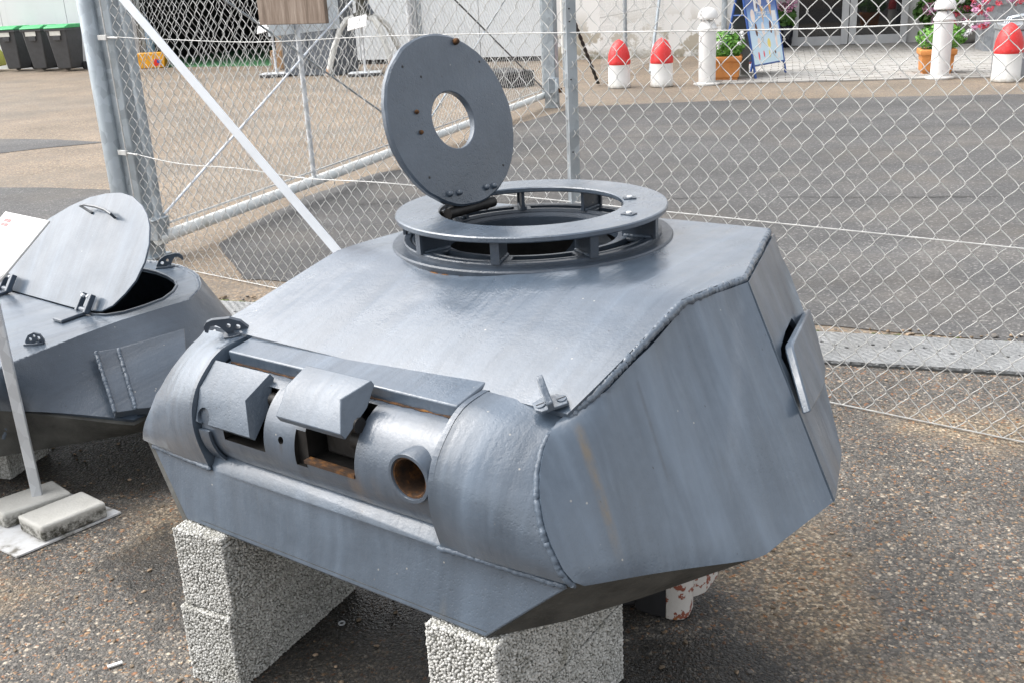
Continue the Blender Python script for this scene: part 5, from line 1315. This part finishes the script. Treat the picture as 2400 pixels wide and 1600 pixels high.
def scuffed(name, col, dirt):
    n = N(name); f = n.noise(5, 6, .65); c = n.ramp(f, [(.3, tuple(x * .9 for x in col)), (.65, col)])
    sp = n.new('SeparateXYZ'); n.l(n.tc.outputs['Object'], sp.inputs[0])
    c = n.mix(n.math('MULTIPLY', n.mr(n.noise(16, 5, .7), .5, .66), .55), c, tuple(min(1, x * .8 + .1) for x in col))
    c = n.mix(n.math('MULTIPLY', n.mr(sp.outputs[2], .12, .0), n.mr(n.noise(14, 5, .7), .35, .65, .1, .8)), c, dirt)
    c = n.mix(n.mr(n.noise(34, 3, .6), .68, .72, 0, .7), c, (.25, .24, .22)); n.bs(Base_Color=c, Roughness=n.mr(f, .3, .7, .35, .6)); return n.m
M_white2 = scuffed('weathered_white', (.76, .76, .74), (.3, .27, .21)); M_red2 = scuffed('weathered_red', (.66, .03, .03), (.3, .1, .07))
# red and white shell shaped bollards
def shell_bollard():
    t = thing('shell_bollard', 'x', 'bollard'); r_ = .165
    obj('white_base', LATHE([(r_ * 1.0, 0), (r_ * 1.04, .01), (r_ * 1.04, .045), (r_, .06), (r_ * .99, .335)], 28), M_white2, t, smooth=40)
    obj('red_cap', LATHE([(r_ * 1.0, .335), (r_ * 1.03, .345), (r_ * 1.03, .385), (r_ * 1.0, .40), (r_ * .985, .45), (r_ * .92, .505), (r_ * .78, .57), (r_ * .57, .63), (r_ * .32, .672), (r_ * .1, .692), (.002, .696)], 28), M_red2, t, smooth=60)
    for k in range(10):
        a = k * 2 * math.pi / 10; obj('driving_notch', BOX((0, 0, 0), (.012, .035, .008), Matrix.Translation((r_ * 1.0 * math.cos(a), r_ * 1.0 * math.sin(a), .385)) @ Matrix.Rotation(a, 4, 'Z')), M_red2, t)
    return t
sb = shell_bollard()
for k, (px, py, lab, sc_) in enumerate(((1454, 207, 'red tipped white shell bollard nearest the middle fence post', 1.0), (1554, 204, 'red tipped white shell bollard beside the left white lamp bollard', 1.0), (2366, 192, 'red tipped white shell bollard at the right edge before the grey bin', 1.08))):
    p = G(px, py); o = sb if k == 0 else copy_tree(sb); o.location = (p.x, p.y + .12, -.002); o.scale = (sc_,) * 3; tag(o, lab, 'bollard', 'red and white shell bollards')
def lamp_bollard():
    t = thing('lamp_bollard', 'x', 'lamp bollard'); M_lb = scuffed('white_enamel', (.74, .74, .73), (.36, .33, .28))
    obj('base_flange', LATHE([(.2, 0), (.2, .02), (.13, .035)], 32), M_lb, t, smooth=40); obj('column', LATHE([(.125, .03), (.125, .78)], 32), M_lb, t, smooth=40)
    obj('collar', LATHE([(.125, .775), (.145, .785), (.145, .805), (.135, .815), (.09, .90), (.05, .915)], 32), M_lb, t, smooth=40)
    b = bmesh.new()
    for k in range(3):
        a = k * 2.094 + .5; tube(b, [(.1 * math.cos(a), .1 * math.sin(a), .80), (.1 * math.cos(a), .1 * math.sin(a), .95)], .008, 6)
    obj('stay', b, M_galv, t)
    obj('dome', LATHE([(.142, .93), (.147, .935), (.147, .955), (.143, .985), (.13, 1.025), (.105, 1.06), (.07, 1.083), (.03, 1.094), (.003, 1.096)], 32), M_lb, t, smooth=50)
    return t
lb = lamp_bollard()
for k, (px, py, lab) in enumerate(((1660, 199.5, 'white dome topped lamp bollard left of the terracotta pot'), (2208, 185, 'white dome topped lamp bollard right of the glass door among pink hydrangeas'))):
    p = G(px, py); o = lb if k == 0 else copy_tree(lb); o.location = (p.x, p.y + .1, -.002); tag(o, lab, 'lamp bollard', 'white lamp bollards')

# plants and pots
def leaves(bm, c, r3, n, ls, rnd, droop=.3):
    for _ in range(n):
        while True:
            d = Vector((rnd.uniform(-1, 1), rnd.uniform(-1, 1), rnd.uniform(-1, 1)))
            if .25 < d.length < 1: break
        d2 = d.normalized() * (d.length ** .5); p = Vector(c) + Vector((d2.x * r3[0], d2.y * r3[1], d2.z * r3[2]))
        nd = (d.normalized() + Vector((rnd.uniform(-.7, .7), rnd.uniform(-.7, .7), rnd.uniform(-.2, .9)))).normalized()
        x = nd.orthogonal().normalized(); x = Matrix.Rotation(rnd.random() * 6.28, 3, nd) @ x; y = nd.cross(x); s = ls * rnd.uniform(.6, 1.3)
        b4 = [p - x * s * .5, p + y * s * .33 - nd * s * .1, p + x * s * .6 - nd * s * droop, p - y * s * .33 - nd * s * .1]
        bm.faces.new([bm.verts.new(v) for v in b4])
def m_leaf(name, a, c):
    n = N(name); oi = n.new('NewGeometry'); col = n.ramp(oi.outputs['Random Per Island'], [(0, a), (1, c)]); n.bs(Base_Color=col, Roughness=.5, Subsurface_Weight=.0); return n.m
M_leafd = m_leaf('leaf_dark', (.03, .09, .012), (.1, .22, .03)); M_leaf = m_leaf('leaf_bright', (.07, .22, .02), (.16, .36, .05))
M_pink = m_leaf('petal_pink', (.52, .19, .36), (.72, .42, .56)); M_redp = m_leaf('petal_red', (.5, .035, .07), (.7, .13, .17)); M_whitep = plain('petal_white', (.8, .8, .8), .6)
M_terra = plain('terracotta', (.55, .22, .06), .7, 0, .15, 7, .003)
def bloom(par, c, r_, n, ls, mat, rnd, name='flower'):
    r_ *= 1.2; n = int(n * 1.3)
    b = bmesh.new(); leaves(b, c, (r_, r_, r_ * .85), n, ls, rnd, .1); return obj(name, b, mat, par)
def terracotta_pot(name, label, p, w_, h_):
    t = thing(name, label, 'flower pot', (p.x, p.y, 0), -.25); b = bmesh.new()
    pr = [(.36, 0), (.38, .02), (.38, .1), (.42, .14), (.44, .72), (.5, .8), (.5, .96), (.47, 1.0), (.42, 1.0), (.40, .85)]
    rings = [[b.verts.new((sx * r_ * w_, sy * r_ * w_ * .9, z * h_)) for sx, sy in ((-1, -1), (1, -1), (1, 1), (-1, 1))] for r_, z in pr]
    for a, c in zip(rings, rings[1:]):
        for k in range(4): b.faces.new((a[k], a[(k + 1) % 4], c[(k + 1) % 4], c[k]))
    b.faces.new(rings[0][::-1]); b.faces.new(rings[-1]); obj('pot', b, M_terra, t, bevel=.012)
    b = bmesh.new(); box(b, (0, 0, h_ * .9), (w_ * .8, w_ * .7, .04)); obj('soil', b, M_crack, t); return t
def plant(name, label, p, z, r3, n, ls, mat, flowers, seed, stem=True):
    rnd = random.Random(seed); t = thing(name, label, 'plant', (p.x, p.y, 0)); b = bmesh.new(); leaves(b, (0, 0, z), r3, n, ls, rnd); obj('foliage', b, mat, t)
    b = bmesh.new()
    for k in range(7): a = k * .9; tube(b, [(0.02 * math.cos(a), .02 * math.sin(a), z - r3[2] * 1.1), (r3[0] * .6 * math.cos(a), r3[1] * .6 * math.sin(a), z + r3[2] * .3)], .006, 5)
    obj('stem', b, M_leafd, t)
    for (x, y, zz_, r_, nn, l_, m_) in flowers: bloom(t, (x, y, zz_), r_, nn, l_, m_, rnd)
    return t
p = G(1706, 192) + Vector((.02, .3, 0)); terracotta_pot('terracotta_pot', 'square terracotta pot right of the left lamp bollard', p, .5, .36)
rnd = random.Random(4)
plant('bedding_plant', 'bushy green plant with white flowers in the left terracotta pot', p, .52, (.3, .27, .22), 900, .055, M_leaf, [(rnd.uniform(-.25, .25), rnd.uniform(-.28, -.1), rnd.uniform(.45, .75), .03, 14, .035, M_whitep) for _ in range(9)], 5)
p2 = G(2214, 178) + Vector((-.0, .35, 0)); terracotta_pot('terracotta_pot', 'square terracotta pot half hidden behind the right lamp bollard', p2, .5, .36)
plant('bedding_plant', 'bushy green plant with white flowers behind the right lamp bollard', p2 + Vector((.05, 0, 0)), .52, (.36, .3, .2), 1000, .055, M_leaf, [(rnd.uniform(.1, .36), rnd.uniform(-.25, -.1), rnd.uniform(.5, .72), .035, 14, .04, M_whitep) for _ in range(6)], 6)
p3 = onwall(2190, 105, DA, DB) + Vector((0, -.4, 0)); p3.z = 0
t = thing('glazed_pot', 'dark blue glazed round pot standing right of the glass door', 'flower pot', p3); obj('pot', LATHE([(.14, 0), (.2, .08), (.25, .3), (.22, .48), (.24, .52), (.2, .5)], 28), plain('blue_glaze', (.01, .015, .04), .12), t, smooth=50); b = bmesh.new(); lathe(b, [(.2, .46), (.2, .47)], 20); obj('soil', b, M_crack, t)
fl_ = [(-.42, -.3, .68, .13, 90, .06, M_pink), (-.25, -.35, .84, .15, 100, .06, M_pink), (-.02, -.3, 1.0, .13, 90, .06, M_pink), (.1, -.42, .62, .12, 80, .06, M_pink), (-.3, -.42, .46, .12, 80, .06, M_pink), (.5, -.3, .88, .13, 80, .06, M_pink), (.62, -.25, .76, .14, 80, .06, M_pink), (.42, -.35, .52, .1, 70, .06, M_pink)]
plant('hydrangea', 'large pink hydrangea right of the glass door behind the lamp bollard', p3, .66, (.62, .38, .42), 800, .15, M_leafd, fl_, 7)
p4 = onwall(1850, 105, DA, DB) + Vector((-.16, -.25, 0)); p4.z = 0
t = thing('glazed_pot', 'slim dark pot between the ice cream board and the door', 'flower pot', p4); obj('pot', LATHE([(.11, 0), (.14, .1), (.16, .42), (.13, .45)], 24), plain('blue_glaze', (.01, .012, .02), .2), t, smooth=50); b = bmesh.new(); lathe(b, [(.13, .41), (.13, .42)], 20); obj('soil', b, M_crack, t)
plant('hydrangea', 'small pink hydrangea between the ice cream board and the door', p4, .6, (.2, .18, .3), 180, .15, M_leafd, [(-.13, -.12, .84, .1, 60, .05, M_pink), (.08, -.12, .9, .12, 70, .05, M_pink), (.0, -.16, .78, .08, 50, .05, M_pink)], 8)
# grey planters with red flowers, and a grey litter bin
M_zinc = galv('dull_zinc', (.33, .35, .37), .5, .4)
def planter(label, p, w_, h_, rz):
    t = thing('metal_planter', label, 'planter', (p.x, p.y, 0), rz); b = bmesh.new()
    pr = [(.40, 0), (.44, .88), (.48, .88), (.5, .92), (.5, .99), (.47, 1.0), (.43, 1.0), (.42, .9)]
    rings = [[b.verts.new((sx * r_ * w_, sy * r_ * w_, z * h_)) for sx, sy in ((-1, -1), (1, -1), (1, 1), (-1, 1))] for r_, z in pr]
    for a, c in zip(rings, rings[1:]):
        for k in range(4): b.faces.new((a[k], a[(k + 1) % 4], c[(k + 1) % 4], c[k]))
    b.faces.new(rings[0][::-1]); b.faces.new(rings[-1]); obj('box', b, M_zinc, t, bevel=.01); obj('soil', BOX((0, 0, h_ * .93), (w_ * .8, w_ * .8, .03)), M_crack, t); return t
pq = G(2352, 122) + Vector((.1, .45, 0)); planter('tall grey metal planter behind the right shell bollard', pq, .78, .88, -.2)
rnd = random.Random(9)
fw = [(rnd.uniform(-.55, .5), rnd.uniform(-.6, -.2), rnd.uniform(.8, 1.25), .055, 26, .05, M_redp if rnd.random() < .6 else M_pink) for _ in range(34)] + [(rnd.uniform(-.62, -.4), rnd.uniform(-.5, -.1), rnd.uniform(.4, .95), .05, 24, .05, rnd.choice((M_redp, M_pink))) for _ in range(16)]
plant('bedding_plant', 'trailing red and pink flowers in the tall grey planter', pq, 1.06, (.62, .55, .26), 1500, .07, M_leaf, fw, 11)
pq2 = G(2255, 112) + Vector((.35, 1.0, 0)); t = thing('stone_urn', 'round grey stone planter right of the lamp bollard', 'planter', (pq2.x, pq2.y, 0)); obj('urn', LATHE([(.3, 0), (.45, .12), (.56, .42), (.55, .55), (.48, .58)], 28), plain('grey_stone', (.3, .29, .27), .9, 0, .15, 6, .004), t, smooth=50)
fw = [(rnd.uniform(-.5, .6), rnd.uniform(-.65, -.3), rnd.uniform(.38, .95), .05, 24, .05, rnd.choice((M_redp, M_pink, M_redp, M_whitep))) for _ in range(34)]
plant('bedding_plant', 'red and white flowers spilling from the round stone planter', pq2, .7, (.62, .5, .34), 1100, .07, M_leafd, fw, 12)
pq3 = G(2385, 183) + Vector((.1, .25, 0)); t = thing('litter_bin', 'grey metal litter bin with bent wire handles behind the right shell bollard', 'litter bin', (pq3.x, pq3.y, 0), -.2)
obj('body', BOX((0, 0, .31), (.56, .5, .62)), M_zinc, t, bevel=.01); obj('lid', BOX((0, 0, .665), (.6, .54, .09)), M_zinc, t, bevel=.02)
for k in range(3): obj('wire_handle', TUBE([(-.2, -.1 + k * .1, .71), (-.16, -.1 + k * .1, .78), (.1, -.1 + k * .1, .83), (.22, -.1 + k * .1, .8), (.24, -.1 + k * .1, .71)], .011, 6), M_galv, t, smooth=60)

# ice cream A-board
a0, a1 = G(1770, 187), G(1843, 172); ad = (a1 - a0); aw = ad.length; adn = ad.normalized(); an_ = Vector((-adn.y, adn.x, 0))
ab = thing('a_board', 'blue framed ice cream price board leaning beside the downpipe', 'a-board', (a0.x, a0.y, 0), math.atan2(adn.y, adn.x))
TB = R(12); Mf = Matrix.Rotation(-TB, 4, 'X')
M_blue = plain('blue_frame', (.03, .085, .3), .4)
def fr_side(Mm, nm):
    b = bmesh.new()
    for x in (.02, aw - .02): tube(b, [Mm @ Vector((x, 0, 0)), Mm @ Vector((x, 0, 1.42))], .019, 10)
    for z in (.2, 1.4): tube(b, [Mm @ Vector((.02, 0, z)), Mm @ Vector((aw - .02, 0, z))], .014, 8)
    return obj(nm, b, M_blue, ab, smooth=60)
fr_side(Mf, 'front_frame'); Mr = Matrix.Translation((0, .62, 0)) @ Matrix.Rotation(TB, 4, 'X'); fr_side(Mr, 'rear_frame')
obj('rear_panel', BOX((aw / 2, 0, .78), (aw - .06, .01, 1.2), Mr), plain('panel_grey', (.14, .14, .13), .6), ab)
obj('spacer_bar', TUBE([Mf @ Vector((.02, 0, .95)), Mr @ Vector((.02, 0, .95))], .012, 8), M_blue, ab)
def m_poster():
    n = N('poster'); z = n.new('SeparateXYZ'); n.l(n.tc.outputs['Generated'], z.inputs[0])
    c = n.ramp(z.outputs[2], [(.0, (.62, .8, .88)), (.35, (.6, .76, .88)), (.6, (.3, .5, .78)), (.75, (.1, .17, .42)), (1, (.06, .09, .25))]); n.bs(Base_Color=c, Roughness=.3); return n.m
obj('poster', BOX((aw / 2, -.004, .79), (aw - .07, .008, 1.16), Mf), m_poster(), ab)
def pst(name, mat, shapes):
    for (x, z, w_, h_, k) in shapes:
        b = bmesh.new(); x *= aw; P = []
        if k == 'cone': P = [(x - w_ / 2, z), (x, z - h_), (x + w_ / 2, z)]
        elif k == 'oval': P = [(x + w_ / 2 * math.cos(i * .628), z + h_ / 2 * math.sin(i * .628)) for i in range(10)]
        else: P = [(x - w_ / 2, z - h_ / 2), (x + w_ / 2, z - h_ / 2), (x + w_ / 2, z + h_ / 2), (x - w_ / 2, z + h_ / 2)]
        prism(b, [Mf @ Vector((px, -.0085, pz)) for px, pz in P], Mf.to_3x3() @ Vector((0, -.0015, 0))); obj(name, b, mat, ab)
pst('cone_picture', plain('wafer', (.72, .42, .2), .5), [(.5, 1.06, .09, .26, 'cone'), (.76, 1.08, .09, .2, 'cone')])
pst('cream_picture', plain('cream', (.85, .74, .68), .5), [(.47, 1.16, .11, .2, 'oval'), (.74, 1.16, .1, .16, 'oval'), (.2, .93, .13, .2, 'oval'), (.46, .72, .09, .22, 'oval'), (.28, .52, .1, .16, 'oval'), (.82, .55, .07, .3, 'oval')])
pst('chocolate_picture', plain('chocolate', (.13, .05, .03), .5), [(.5, 1.25, .06, .07, 'oval'), (.78, 1.25, .05, .06, 'oval'), (.7, .74, .075, .2, 'oval'), (.25, .72, .07, .2, 'oval'), (.36, 1.07, .04, .09, 'oval'), (.74, .35, .04, .05, 'oval')])
pst('fruit_ice_picture', plain('fruit_ice', (.8, .12, .14), .5), [(.22, .33, .045, .13, 'oval'), (.38, .35, .04, .1, 'oval')])
pst('yellow_ice_picture', plain('yellow_ice', (.85, .7, .2), .5), [(.58, .5, .1, .15, 'oval'), (.55, .34, .04, .12, 'oval')])
pst('price_card', M_white, [(.85, .9, .13, .16, 'r'), (.86, .68, .13, .16, 'r'), (.33, 1.1, .1, .22, 'r'), (.5, .905, .28, .02, 'r'), (.84, .3, .09, .09, 'r')])
tc_ = bpy.data.curves.new('headline', 'FONT'); tc_.body = 'Premier Is'; tc_.size = .1; tc_.extrude = .001; tc_.align_x = 'CENTER'
to = bpy.data.objects.new('headline', tc_); link(to, ab); bpy.context.view_layer.update()
me_ = bpy.data.meshes.new_from_object(to.evaluated_get(bpy.context.evaluated_depsgraph_get())); bpy.data.objects.remove(to); me_.materials.clear(); me_.materials.append(M_white)
to = link(bpy.data.objects.new('headline', me_), ab); to.matrix_local = Mf @ Matrix.Translation((aw * .52, -.0105, .935)) @ Matrix.Rotation(R(90), 4, 'X')
for nm, px, py, s, mt, lab in (('brick_block', 1771, 152, (.22, .2, .2), plain('dull_red', (.18, .05, .045), .8), 'dull red block under the ice cream board'), ('stone_block', 1745, 178, (.14, .2, .24), plain('grey_stone2', (.2, .195, .18), .9), 'small grey stone block between pot and ice cream board')):
    p = G(px, py); o = obj(nm, BOX((0, 0, s[2] / 2), s), mt, bevel=.012); o.location = (p.x, p.y + .1, 0); tag(o, lab, 'block')

# side fence running back to the white wall, with leaning stay and twisted cable
SA = G(1408, 203); SB = G(1560, 132); sdir = (SB - SA); slen = sdir.length; sdn = sdir.normalized()
sf = thing('chain_link_fence', 'distant wire mesh fence running back to the white wall behind the shell bollards', 'fence', (SA.x, SA.y, 0))
zs = [zigzag('far_wire_a', .05, .02, 2.0, M_wire2, .0017, 3, 4), zigzag('far_wire_b', .05 + PH / 2, .02, 2.0, M_wire2, .0017, 3, 4)]
weave(sf, SA, sdn, .04, int(slen / PW * 2), zs)
for s in (.32, .98): obj('post', TUBE([sdn * slen * s, sdn * slen * s + Vector((0, 0, 2.1))], .035, 10), M_galv, sf, smooth=60)
obj('stay', TUBE([sdn * slen * .42 + Vector((.25, -.4, 0)), sdn * slen * .98 + Vector((0, 0, 1.9))], .03, 10), M_galv, sf, smooth=60)
obj('line_wire', TUBE([Vector((0, 0, 1.0)), sdn * slen + Vector((0, 0, 1.0))], .004, 5), M_wire2, sf); obj('line_wire', TUBE([Vector((0, 0, .03)), sdn * slen + Vector((0, 0, .03))], .004, 5), M_wire2, sf)
pc = G(1402, 199); pt2 = onwall(1348, 60, (fpp.x, fpp.y), (pc.x, pc.y)); Lc = Vector((pt2.x, pt2.y, pt2.z)) - Vector((pc.x, pc.y, 0))
cb = thing('twisted_cable', 'dark twisted cable slanting down right of the middle fence post', 'cable', (pc.x, pc.y, 0))
b = bmesh.new()
for ph_ in (0, math.pi):
    tube(b, [Lc * (i / 60 * 1.5) + Vector((.014 * math.cos(i * .8 + ph_), .014 * math.sin(i * .8 + ph_), .02)) for i in range(61)], .016, 6)
obj('strand', b, M_black, cb, smooth=60)
pr2 = D(1297, 200); rp = thing('rusty_pole', 'thin pole of flaking white paint and rust beside the far gate post', 'pole', (pr2.x, pr2.y, 0)); obj('pole', TUBE([(0, 0, .5), (0, 0, 2.4)], .032, 10), M_wp, rp, smooth=60); obj('pole_foot', TUBE([(0, 0, 0), (0, 0, .5)], .02, 10), M_galv, rp)
print('objects', len(bpy.data.objects))
